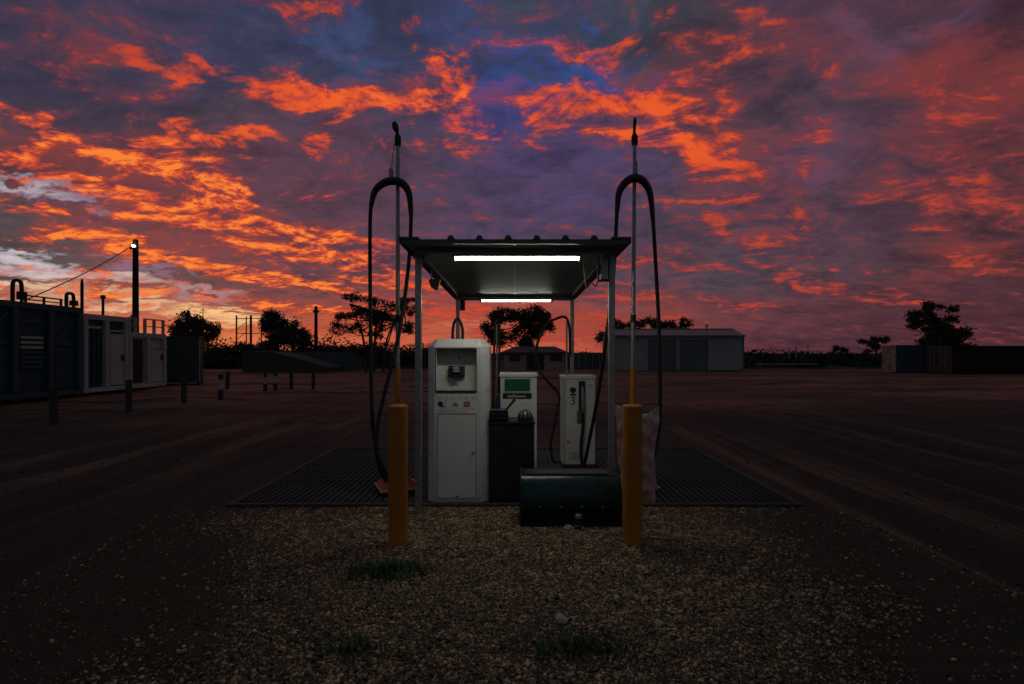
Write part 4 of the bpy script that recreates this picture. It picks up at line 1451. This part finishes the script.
def tank_unit(label, y0, length, H, mat, panel, bays, extra):
    """a boxy tank whose long flank (local -y) faces the yard"""
    t = thing('tank_unit', label, 'tank', (-16.7, y0, 0), R(90), group='boxy tank units at the left of the yard')
    D = 2.4
    MB().box(0.08, length - .08, .14, D, .16, H - .12).build('shell', M[panel], t)
    MB().box(0, length, 0, .138, H - .22, H).build('top_rail', M[mat], t, bevel=.02)
    MB().box(0, length, 0, .138, .12, .30).build('bottom_rail', M[mat], t, bevel=.02)
    n = len(bays)
    step = length / n
    for k in range(n + 1):
        x = k * step
        x0 = max(0, x - .09) if k else 0
        x1 = min(length, x + .09) if k < n else length
        if k == 0: x1 = .18
        if k == n: x0 = length - .18
        MB().box(x0, x1, -.03, .137, .301, H - .221).build('upright', M[mat], t, bevel=.015)
        MB().box(x0, x1, -.02, .3, 0.0, .119).build('foot', M['seam'], t)
    for k, b in enumerate(bays):
        a0, a1 = k * step + .2, (k + 1) * step - .2
        if b == 'ribs':
            m_ = max(3, int((a1 - a0) / .22))
            me = MB().box(-.05, .05, .085, .139, .34, H - .6).mesh('panel_rib', M[panel])
            for i in range(m_):
                link('panel_rib', me, t, (a0 + (i + .5) * (a1 - a0) / m_, 0, 0))
            MB().box(a0, a1, .07, .139, H - .56, H - .46).build('cross_rail', M[mat], t)
        elif b == 'louvre':
            for i in range(7):
                MB().box(a0 + .05, a1 - .05, .05, .139, 1.15 + i * .17, 1.24 + i * .17).build('louvre', M['tank_white'] if i > 3 else M[mat], t)
            MB().box(a0, a1, .07, .139, H - .7, H - .6).build('cross_rail', M[mat], t)
        elif b == 'brace':
            MB().bar((a0, .1, H - 1.3), (a1, .1, H - .4), .07).build('brace', M[mat], t)
            MB().box(a0, a1, .07, .139, H - 1.45, H - 1.35).build('cross_rail', M[mat], t)
            MB().box(a0 + .06, a1 - .06, .10, .139, .36, H - 1.6).build('door', M[panel], t, bevel=.01)
        elif b == 'door':
            d = MB().box(a0, a1, .03, .139, .34, H - .75).build('door', M[mat], t, bevel=.01)
            MB().box(a1 - .16, a1 - .06, -.01, .029, 1.35, 1.6).build('latch', M['black'], d)
            MB().box(a0, a1, .06, .139, H - .66, H - .58).build('cross_rail', M[mat], t)
        elif b == 'open':
            MB().box(a0, a1, .12, .139, .34, H - .30).build('bay_shade', M['seam'], t)  # shade of the open bay, painted as a dark sheet
            for i in range(5):
                MB().box(a0, a1, .06, .119, .5 + i * .5, .55 + i * .5).build('shelf', M['tank_teal'], t)
    extra(t, length, H)
    return t


def ex1(t, Lh, H):
    gooseneck(t, Lh - 2.45, .15, H, .72)
    gooseneck(t, Lh - .36, .15, H, .52)
    MB().box(Lh - 4.6, Lh - 3.2, .3, .4, H + .001, H + .16).build('top_pipe', M['black'], t)
    rail_box(t, Lh - 2.2, Lh - .7, .15, H + .001, H + .22, (Lh - 2.15, Lh - 1.45, Lh - .75), 'tank_teal')


def ex2(t, Lh, H):
    for k in range(4):
        MB().box(.16 + k * .22, .30 + k * .22, -.001 + .13, .1395, H - .55 - .12 * (k % 2), H - .42).build('stencil_mark', M['print_dark'], t)
    MB().tube([(.45, .6, H), (.45, .6, H + .18)], .05, 8).build('vent_stub', M['black'], t)


def ex3(t, Lh, H):
    rail_box(t, .1, .55, .1, H + .001, H + .62, (.15, .5), 'tank_white', .05)
    MB().box(.75, .95, .3, .5, H + .001, H + .8).build('vent_stack', M['black'], t)
    rail_box(t, Lh - 1.35, Lh - .02, .1, H + .001, H + .62, (Lh - 1.3, Lh - .7, Lh - .08), 'tank_white', .05)


tank_unit('dark teal tank unit with two hooped vents on top, nearest at the left', 13.4, 6.65, 3.42, 'tank_teal', 'tank_teal2', ('ribs', 'ribs', 'brace', 'louvre', 'brace'), ex1)
tank_unit('tall tank unit, half teal and half white, in the middle of the tank row', 20.15, 2.3, 3.22, 'tank_white', 'tank_teal2', ('ribs', 'door'), ex2)
tank_unit('dirty white low tank unit with a guard rail on top, last of the tank row', 22.5, 2.4, 2.58, 'tank_white', 'tank_white', ('open', 'door'), ex3)

# equipment hut, dark
t = thing('equipment_hut', 'dark green metal equipment hut right of the white tank unit', 'hut', (-17.4, 27.0, 0), R(24))
MB().box(-.95, .95, -.8, .8, .18, 2.45).build('body', M['hut_dark'], t, bevel=.02)
MB().box(-1.0, 1.0, -.85, .85, 2.451, 2.53).build('roof', M['hut_dark'], t, bevel=.01)
MB().box(-.7, .7, -.83, -.801, .3, 2.3).build('door', M['hut_dark'], t, bevel=.01)
for x in (-.9, .9):
    MB().box(x - .06, x + .06, -.7, .7, 0, .179).build('skid', M['seam'], t)
MB().box(.951, .99, -.75, -.70, .18, 2.45).build('corner_strip', M['galv'], t)
t = thing('spill_bin', 'small orange bin beside the dark equipment hut', 'bin', (-17.75, 25.55, 0))
MB().box(-.55, .35, -.3, .3, 0.0, .86).build('body', M['orange'], t, bevel=.03)
MB().box(-.58, .38, -.33, .33, .861, .92).build('lid', M['orange'], t, bevel=.02)

# light pole with lit lamp and its service wire
t = thing('light_pole', 'tall dark timber pole with a lit lamp behind the tank row', 'pole', (-23.35, 32.0, 0))
MB().tube([(0, 0, 0), (0, 0, 4.3), (0, 0, 8.65)], [.20, .175, .15], 12).build('shaft', M['pole'], t, smooth=40)
MB().box(-.16, .16, -.30, -.155, 8.02, 8.16).build('lamp_bracket', M['black'], t)
MB().tube([(.04, -.25, 8.26), (.04, -.24, 8.165)], [.08, .09], 10).build('lamp', M['lamp_glow'], t)
w = MB().tube([Vector((-23.35, 31.85, 8.3)).lerp(Vector((-19.7, 21.0, 3.85)), k / 16) - Vector((0, 0, .16 * math.sin(math.pi * k / 16))) for k in range(17)], .025, 5)
tag(w.build('overhead_wire', M['rubber']), 'thin sagging wire from the lamp pole down to the tank units', 'wire')

for label, px, d, top, r_ in (('thin bare pole behind the middle of the tank row', 82, 26.0, 283, .07),
                              ('short pole with a capped top behind the tank units', 103, 27.0, 299, .06)):
    x = (px - 515) * d / 520
    H = EYE + (353 - top) * d / 520
    t = thing('thin_pole', label, 'pole', (x, d, 0))
    MB().tube([(0, 0, 0), (0, 0, H)], r_, 8).build('shaft', M['pole'], t, smooth=40)
    MB().tube([(0, 0, H), (0, 0, H + .06), (0, 0, H + .2)], [r_ * 1.2, r_ * 2.2, r_ * 1.6] if 'capped' in label else [r_ * .9, r_ * .8, r_ * .6], 8).build('cap', M['black'], t)

# ================================================================ timber posts along the left verge
for i, (x, y, h, pale, label) in enumerate((
        (-11.1, 12.5, .95, 0, 'nearest timber marker post, below the dark teal tank unit'),
        (-11.0, 14.8, .95, 0, 'timber marker post below the white end of the tank row'),
        (-10.7, 16.8, .90, 0, 'timber marker post below the dark equipment hut'),
        (-10.30, 18.2, .92, 1, 'pale banded marker post right of the dark hut'),
        (-11.05, 23.0, .80, 1, 'left post of the pale pair near the loading ramp'),
        (-10.65, 23.1, .82, 1, 'right post of the pale pair near the loading ramp'),
        (-10.5, 24.4, .85, 0, 'plain timber post just right of the pale pair'),
        (-9.7, 25.0, .85, 0, 'farthest right timber post before the loading ramp'),
        (-13.6, 24.6, .85, 0, 'timber post between the banded post and the pale pair'))):
    t = thing('marker_post', label, 'post', (x, y, float(ground_height(np.array(x), np.array(y))) - .02), R(7 * i), 'timber marker posts along the left verge')
    MB().tube([(0, 0, 0), (0.01, 0, h * .96), (.01, 0, h)], [.085, .08, .07], 9).build('timber', M['wood'], t, smooth=40)
    if pale:
        MB().tube([(.006, 0, h * .42), (.01, 0, h * .8)], [.089, .086], 9).build('pale_band', M['rust_white'], t, smooth=40)

# ================================================================ loading ramp
t = thing('loading_ramp', 'low concrete loading ramp sloping down to the right beyond the posts', 'ramp', (-20.0, 45.0, 0))
MB().prism([(-3.6, 0), (3.9, 0), (3.9, .45), (-1.0, 1.78), (-3.6, 1.84)], 0, 4.0, 'y').build('ramp_body', M['concrete'], t, bevel=.03)
MB().prism([(-3.6, 1.842), (-1.0, 1.783), (-.9, 1.86), (-3.6, 1.93)], 3.2, 4.0, 'y').build('kerb', M['concrete'], t)
MB().box(-1.2, 5.2, 5.2, 5.3, 0, 1.78).build('back_wall', M['fence_sheet'], t)

# ================================================================ switchyard and utility poles
t = thing('switchyard_gantry', 'thin steel switchyard gantry of poles and cross rails on the left horizon', 'gantry', (-46.0, 90.0, 0))
xs = (-2.2, -.5, .3, 2.1)
for k, x in enumerate(xs):
    MB().tube([(x, 0, 0), (x, 0, (8.2, 8.0, 8.2, 7.8)[k])], (.13, .10, .2, .10)[k], 7).build('pole', M['pole'], t)
for z in (7.6, 5.0):
    for a, b in zip(xs[:-1], xs[1:]):
        MB().box(a + .12, b - .12, -.05, .05, z, z + .12).build('cross_rail', M['pole'], t)
for k in range(3):
    MB().bar((xs[0], .1, 2.2 + k * 1.8), (xs[1], .1, 3.8 + k * 1.6), .07).build('brace', M['pole'], t)

for label, px, d, top, r_, arm in (('tall bare utility pole between the big left trees', 316, 70, 306, .24, 0),
                                   ('utility pole rising behind the round tree on the left', 188, 75, 310, .18, 0),
                                   ('thin aerial rising right of the round tree on the left', 203, 80, 308, .07, 1)):
    x = (px - 515) * d / 520
    H = EYE + (353 - top) * d / 520
    t = thing('utility_pole', label, 'pole', (x, d, 0))
    MB().tube([(0, 0, 0), (0, 0, H)], [r_ * 1.15, r_ * .85], 8).build('shaft', M['pole'], t)
    if arm:
        MB().box(-.5, .5, -.04, .04, H - .35, H - .25).build('cross_arm', M['pole'], t)
    else:
        MB().box(-r_ * 1.3, r_ * 1.3, -r_ * 1.2, r_ * 1.2, H - .9, H - .6).build('collar', M['pole'], t)

# ================================================================ small hut and sheet fence
t = thing('site_office', 'small pink-walled office with a dark hip roof in the distance', 'building', (1.9, 51.0, 0))
MB().box(-3.0, 3.0, 0, 4.6, 0, 1.72).build('wall', M['pink_wall'], t)
rf = MB().add([(-3.4, -.35, 1.72), (3.4, -.35, 1.72), (3.4, 4.95, 1.72), (-3.4, 4.95, 1.72), (-1.9, 2.3, 2.35), (2.2, 2.3, 2.35)],
              [(3, 2, 1, 0), (0, 1, 5, 4), (1, 2, 5), (2, 3, 4, 5), (3, 0, 4)]).build('roof', M['hut_roof'], t)
MB().box(-3.42, 3.42, -.42, -.351, 1.62, 1.74).build('gutter', M['black'], rf)
for x0, x1, z0, z1, nm in ((-2.45, -1.40, .85, 1.52, 'window'), (1.55, 2.7, .85, 1.52, 'window')):
    w_ = MB().box(x0, x1, -.03, -.0005, z0, z1).build(nm, M['window'], t)
    MB().box(x0 - .08, x1 + .08, -.05, -.0005, z0 - .09, z0 - .0005).build('sill', M['pink_wall'], w_)
    MB().box((x0 + x1) / 2 - .03, (x0 + x1) / 2 + .03, -.045, -.0305, z0, z1).build('mullion', M['hut_roof'], w_)
d_ = MB().box(-.75, .95, -.03, -.0005, 0, 1.5).build('door', M['window'], t)
MB().box(.07, .13, -.045, -.0305, 0, 1.5).build('mullion', M['hut_roof'], d_)

t = thing('sheet_fence', 'blue-grey sheet metal fence between the office and the big shed', 'fence', (7.2, 53.5, 0))
for k in range(6):
    MB().box(-2.1 + k * .72, -1.40 + k * .72, 0, .05, .05, 1.72).build('sheet', M['fence_sheet'], t)
    MB().box(-2.13 + k * .72, -2.07 + k * .72, -.03, -.0005, 0, 1.78).build('post', M['galv'], t)
MB().box(-2.15, 2.24, .051, .10, 1.4, 1.48).build('rail', M['galv'], t)

# ================================================================ big shed
def make_shed():
    t = thing('machinery_shed', 'large pale steel shed with two grey roller doors', 'shed', (15.2, 48.5, 0))
    x0, x1, H, D = -6.15, 6.1, 3.28, 5.0
    # front wall pieces round the door openings
    doors = ((-2.85, -.18), (.12, 2.80))
    zt = 2.92
    segs = [(x0, doors[0][0]), (doors[0][1], doors[1][0]), (doors[1][1], x1)]
    for a, b in segs:
        n = max(1, round((b - a) / .8))
        for k in range(n):
            u0, u1 = a + (b - a) * k / n, a + (b - a) * (k + 1) / n
            MB().box(u0 + .006, u1 - .006, 0, .08, .06, H).build('cladding', M['shed'], t)
    for a, b in doors:
        MB().box(a, b, 0, .08, zt, H - .002).build('lintel', M['shed'], t)
        d = MB().box(a + .04, b - .04, .12, .16, .02, zt - .002).build('roller_door', M['shed_door'], t)
        me = MB().box(a + .05, b - .05, .105, .1195, 0, .05).mesh('slat', M['shed_door'])
        for k in range(20):
            link('slat', me, d, (0, 0, .06 + k * .142))
        for x in (a, b):
            MB().box(x - .04, x + .04, -.03, -.0005, 0, zt + .05).build('door_jamb', M['shed'], t)
    MB().box(x0, x1, .2, .3, 0, .0595).build('footing', M['concrete'], t)
    for x, nm in ((x0, 'side_wall'), (x1 - .08, 'side_wall')):
        MB().prism([(.081, 0), (D, 0), (D, H), (D / 2, H + .66), (.081, H)], x, x + .08, 'x').build(nm, M['shed'], t)
    MB().box(x0 + .081, x1 - .081, D - .08, D, 0, H).build('back_wall', M['shed'], t)
    n = 16
    for k in range(n):
        u0, u1 = x0 - .12 + (x1 - x0 + .24) * k / n, x0 - .12 + (x1 - x0 + .24) * (k + 1) / n
        v = [(u0 + .01, -.2, H + .0), (u1 - .01, -.2, H + .0), (u1 - .01, D / 2, H + .70), (u0 + .01, D / 2, H + .70)]
        v += [(x, y, z + .05) for x, y, z in v]
        MB().add(v, [(0, 3, 2, 1), (4, 5, 6, 7), (0, 1, 5, 4), (1, 2, 6, 5), (2, 3, 7, 6), (3, 0, 4, 7)]).build('roof_sheet', M['shed_roof'], t)
    v = [(x0 - .12, D / 2 + .001, H + .70), (x1 + .12, D / 2 + .001, H + .70), (x1 + .12, D + .2, H), (x0 - .12, D + .2, H)]
    v += [(x, y, z + .05) for x, y, z in v]
    MB().add(v, [(0, 3, 2, 1), (4, 5, 6, 7), (0, 1, 5, 4), (1, 2, 6, 5), (2, 3, 7, 6), (3, 0, 4, 7)]).build('rear_roof', M['shed_roof'], t)
    MB().box(x0 - .12, x1 + .12, D / 2 - .15, D / 2 + .15, H + .755, H + .79).build('ridge_cap', M['shed_roof'], t)
    MB().box(x0 - .12, x1 + .12, -.32, -.205, H - .09, H + .05).build('gutter', M['shed_door'], t)
    MB().lathe([(.10, 0), (.10, .2), (.16, .22), (.16, .34), (.05, .42)], 10, (3.6, D / 2, H + .79)).build('roof_vent', M['galv'], t)
    MB().box(x1 - .05, x1 + .04, -.1, -.01, .05, H - .1).build('downpipe', M['shed_door'], t)


make_shed()

# ================================================================ shipping containers on the right
def container(label, x, y, rz, L_, H, mat, doormat, W=2.44):
    """local +x = long side direction, doors on the local -x end, side faces local -y"""
    t = thing('shipping_container', label, 'container', (x, y, 0), rz, 'shipping containers at the right of the yard')
    for sx in (0, L_ - .16):
        for sy in (0, W - .16):
            MB().box(sx, sx + .16, sy, sy + .16, .06, H).build('corner_post', M[doormat if sx == 0 else mat], t, bevel=.02)
    for sy in (0, W - .12):
        MB().box(.161, L_ - .161, sy, sy + .12, H - .12, H - .001).build('top_rail', M[mat], t)
        MB().box(.161, L_ - .161, sy, sy + .12, .06, .2).build('bottom_rail', M[mat], t)
    n = int((L_ - .4) / .28)
    pts = []
    for k in range(n):
        a = .18 + (L_ - .36) * k / n
        s = (L_ - .36) / n
        pts += [(a, .09), (a + s * .3, .09), (a + s * .5, .03), (a + s * .8, .03)]
    pts += [(L_ - .18, .09), (L_ - .18, .12), (.18, .12)]
    MB().prism(pts, .2, H - .12, 'z').build('corrugated_side', M[mat], t)
    MB().box(.12, L_ - .12, .14, W - .12, H - .06, H - .002).build('roof', M[mat], t)
    MB().box(.18, L_ - .05, W - .1, W - .05, .2, H - .121).build('rear_side', M[mat], t)
    MB().box(L_ - .1, L_ - .05, .17, W - .17, .1, H - .08).build('blind_end', M[mat], t)
    for k in range(2):
        a, b = .17 + k * (W - .34) / 2 + .01, .17 + (k + 1) * (W - .34) / 2 - .01
        d = MB().box(.04, .09, a, b, .14, H - .14).build('door', M[doormat], t, bevel=.01)
        for q in (.3, .75):
            yy = a + (b - a) * q
            MB().tube([(.015, yy, .16), (.015, yy, H - .16)], .022, 6).build('lock_rod', M['galv'], d)
        MB().box(-.01, .035, a + .3, b - .3, 1.05, 1.11).build('lock_handle', M['galv'], d)
    MB().box(.0, .16, .161, W - .161, H - .139, H).build('door_header', M[doormat], t)
    MB().box(.0, .16, .161, W - .161, .04, .139).build('door_sill', M[doormat], t)


container('short blue shipping container with rust-stained white doors at the right', 32.29, 44.3, R(-12), 2.99, 2.36, 'cont_blue', 'rust_white', 2.2)
container('long dark shipping container with brown weathered doors at the right edge', 34.3, 41.0, 0, 12.2, 2.25, 'cont_dark', 'cont_brown')

# far fence posts and a stand pipe in the paddock on the right
for label, px, d, top in (('white stand pipe left of the pair on the right horizon', 789, 62, 348), ('taller pale pipe of the pair on the right horizon', 796, 62, 347), ('slim aerial right of the pale pipes on the horizon', 808, 66, 345)):
    x = (px - 515) * d / 520
    H = EYE + (353 - top) * d / 520
    t = thing('stand_pipe', label, 'pipe', (x, d, 0))
    MB().tube([(0, 0, 0), (0, 0, H)], .07 if 'slim' not in label else .04, 7).build('pipe', M['rust_white'] if 'slim' not in label else M['pole'], t)
    MB().tube([(0, 0, H), (0, 0, H + .1)], .1 if 'slim' not in label else .06, 7).build('cap', M['galv'], t)
t = thing('rail_fence', 'low pale rail fence on the grass left of the blue container', 'fence', (28.5, 54.0, 0))
for k in range(7):
    MB().box(-3.6 + k * 1.1, -3.52 + k * 1.1, 0, .08, 0, .62).build('post', M['wood'], t)
for k in range(6):
    MB().box(-3.515 + k * 1.1, -2.505 + k * 1.1, .02, .06, .48, .58).build('rail', M['rust_white'], t)

# ================================================================ trees
def leaf_mass(g, clumps, size, density):
    """clumps: (x, y, z, rx, ry, rz); leaf-sized quads through each volume, thicker near its shell"""
    C, Sz = [], []
    for x, y, z, rx, ry, rz in clumps:
        n = int(density * 1.15 * (rx * rz) ** .9) + 10
        sub = g.integers(5, 9)
        cs = g.normal(0, .50, (sub, 3))
        pick = g.integers(0, sub, n)
        p = cs[pick] + g.normal(0, .29, (n, 3))
        C.append(np.array([x, y, z]) + p * np.array([rx, ry, rz]))
        Sz.append(size * g.uniform(.5, 1.4, n))
    P, s = np.concatenate(C), np.concatenate(Sz)
    n = len(P)
    a = g.normal(0, 1, (n, 3)); a /= np.linalg.norm(a, axis=1)[:, None]
    b = np.cross(a, g.normal(0, 1, (n, 3))); b /= np.linalg.norm(b, axis=1)[:, None]
    a = a * s[:, None]; b = b * (s * .5)[:, None]
    V = np.stack([P - a, P + b, P + a, P - b], 1).reshape(-1, 3)
    F = np.arange(4 * n).reshape(n, 4)
    return V, F


def tree(name, label, px, d, clumps, trunks, seed, size=.16, density=900, cat='tree'):
    """clumps: (bearing px, height px, rx px, rz px) measured at distance d"""
    g = np.random.default_rng(seed)
    k = d / 520.0
    x0 = (px - 515) * k
    t = thing(name, label, cat, (x0, d, 0))
    cl = []
    for cx, cy, rx, rz in clumps:
        cl.append(((cx - px) * k, g.uniform(-.6, .6) * rx * k, EYE + (353 - cy) * k, rx * k, rx * k, rz * k))
    V, F = leaf_mass(g, cl, size, density)
    link('crown', np_mesh('crown', V, F, M['leaf']), t)
    tk = MB()
    for path in trunks:
        pts = [((q[0] - px) * k, .15 * i * math.sin(seed + i), (EYE + (353 - q[1]) * k) if q[1] is not None else 0.0) for i, q in enumerate(path)]
        sm = spline(pts, 4)
        r0 = path[0][2] if len(path[0]) > 2 else .16
        tk.tube(sm, [r0 * (1 - .75 * i / (len(sm) - 1)) for i in range(len(sm))], 7)
    tk.build('trunk', M['bark'], t, smooth=60)
    tp = MB()
    for i, c in enumerate(cl):
        path = trunks[i % len(trunks)]
        q = path[-1] if i % 2 else path[max(0, len(path) - 2)]
        s_ = Vector(((q[0] - px) * k, 0, EYE + (353 - q[1]) * k if q[1] is not None else .8))
        e_ = Vector(c[:3])
        mid = (s_ + e_) / 2 + Vector((0, 0, -.15 * (e_ - s_).length))
        tp.tube(spline([s_, mid, e_], 3), [.07, .065, .06, .05, .04, .03, .02], 5)
    tp.build('limbs', M['bark'], t)


tree('gum_tree', 'round dense tree behind the dark equipment hut', 193, 60,
     [(180, 328, 9, 8), (192, 323, 11, 8), (204, 327, 10, 9), (210, 334, 7, 7), (185, 336, 11, 6), (198, 336, 12, 8), (175, 333, 6, 5)],
     [[(193, None, .2), (193, 345), (193, 330)]], 1, .14, 1000)
tree('gum_tree', 'tall two-humped tree right of the switchyard gantry', 284, 70,
     [(273, 316, 10, 8), (268, 326, 8, 8), (280, 324, 10, 9), (276, 336, 10, 8), (293, 331, 9, 8), (300, 336, 9, 8), (290, 343, 14, 8), (304, 344, 7, 7), (272, 346, 10, 7)],
     [[(278, None, .25), (277, 345), (274, 322)], [(292, None, .2), (293, 340), (296, 334)]], 2, .16, 900)
tree('gum_tree', 'open-crowned gum with several trunks behind the left hose mast', 372, 45,
     [(353, 299, 9, 5), (345, 318, 9, 6), (340, 330, 8, 6), (362, 312, 11, 7), (374, 303, 9, 6), (385, 311, 12, 8), (372, 322, 12, 8), (356, 327, 9, 6),
      (398, 306, 10, 7), (408, 300, 7, 5), (394, 324, 10, 8), (407, 330, 7, 6), (378, 333, 8, 6), (366, 352, 12, 10), (380, 356, 11, 8), (411, 311, 6, 5)],
     [[(366, None, .16), (365, 350), (362, 330), (350, 304)], [(374, None, .14), (375, 345), (378, 322), (386, 311)], [(383, None, .12), (386, 345), (393, 326), (404, 305)]], 3, .105, 1050)
tree('gum_tree', 'broad dark tree above the roof of the pink office', 520, 62,
     [(488, 326, 9, 9), (499, 318, 10, 7), (512, 313, 11, 6), (526, 316, 12, 8), (540, 318, 10, 8), (549, 326, 6, 6), (534, 330, 13, 10), (518, 328, 12, 9), (498, 334, 10, 8), (527, 341, 9, 7), (546, 313, 6, 4)],
     [[(527, None, .25), (526, 350), (524, 325)], [(497, None, .15), (497, 345), (497, 330)]], 4, .15, 1000)
tree('gum_tree', 'loose tree behind the front right canopy post', 610, 66,
     [(604, 336, 6, 6), (611, 328, 7, 6), (620, 326, 6, 5), (607, 344, 6, 5), (616, 338, 6, 5)],
     [[(611, None, .18), (611, 345), (612, 330)]], 5, .14, 900)
tree('gum_tree', 'tree top showing over the left of the big shed roof', 640, 68,
     [(638, 325, 8, 5), (648, 323, 7, 4), (630, 328, 6, 4)], [[(640, None, .2), (640, 340), (640, 327)]], 6, .14, 900)
tree('gum_tree', 'tree top with a pointed right end over the big shed roof', 672, 68,
     [(664, 325, 8, 5), (674, 324, 7, 4), (683, 322, 4, 5), (688, 325, 4, 4), (657, 327, 6, 4)], [[(672, None, .2), (672, 340), (673, 326)]], 7, .13, 950)
tree('gum_tree', 'tall spreading tree behind the shipping containers on the right', 938, 58,
     [(918, 314, 8, 5), (931, 309, 8, 5), (946, 311, 8, 5), (922, 325, 9, 6), (938, 325, 13, 9), (953, 327, 11, 8), (960, 334, 6, 6), (946, 338, 14, 8), (928, 338, 10, 8), (912, 317, 5, 4), (954, 345, 8, 6), (935, 347, 10, 6)],
     [[(940, None, .25), (940, 345), (938, 326), (930, 312)]], 8, .145, 1000)
tree('gum_tree', 'small bushy tree left of the blue container', 876, 74,
     [(872, 341, 6, 4), (880, 339, 5, 4), (876, 346, 6, 5)], [[(876, None, .15), (876, 350), (876, 342)]], 9, .15, 900)
tree('gum_tree', 'tiny round tree on the right horizon', 841, 92,
     [(838, 348, 4, 3), (844, 350, 4, 3)], [[(841, None, .12), (841, 354), (841, 349)]], 10, .16, 800)
tree('bush', 'low dark bush between the utility pole and the left hose', 335, 60,
     [(330, 352, 6, 5), (338, 350, 6, 4), (345, 354, 7, 5), (326, 358, 8, 5)], [[(335, None, .1), (335, 362), (335, 354)]], 11, .14, 900, 'bush')
tree('bush', 'low spreading bush behind the loading ramp', 240, 58,
     [(232, 350, 8, 5), (243, 347, 9, 5), (254, 349, 8, 4), (262, 352, 8, 4), (222, 354, 7, 5)], [[(240, None, .1), (240, 362), (240, 350)]], 12, .14, 900, 'bush')


def treeline():
    g = np.random.default_rng(40)
    cl = []
    for i in range(420):
        a = R(g.uniform(-58, 58))
        d = g.uniform(112, 175)
        h = g.uniform(.8, 2.0) * (2.0 if a < -.1 else .9)
        cl.append((d * math.sin(a), d * math.cos(a), h * .5, g.uniform(2, 5), 2.0, h * .62))
    # nearer scrub
    for i in range(70):
        x = g.uniform(-38, -9)
        cl.append((x, g.uniform(56, 66), .7, g.uniform(.8, 2.0), 1.0, g.uniform(.5, 1.1)))
    for i in range(60):
        x = g.uniform(25, 48)
        cl.append((x, g.uniform(58, 72), .55, g.uniform(.8, 2.0), 1.0, g.uniform(.35, .8)))
    V, F = leaf_mass(g, cl, .30, 60)
    V[:, 2] = np.abs(V[:, 2])
    o = link('distant_scrub', np_mesh('distant_scrub', V, F, M['far_leaf']))
    tag(o, 'dark line of distant scrub along the horizon', 'scrub', kind='stuff')


treeline()
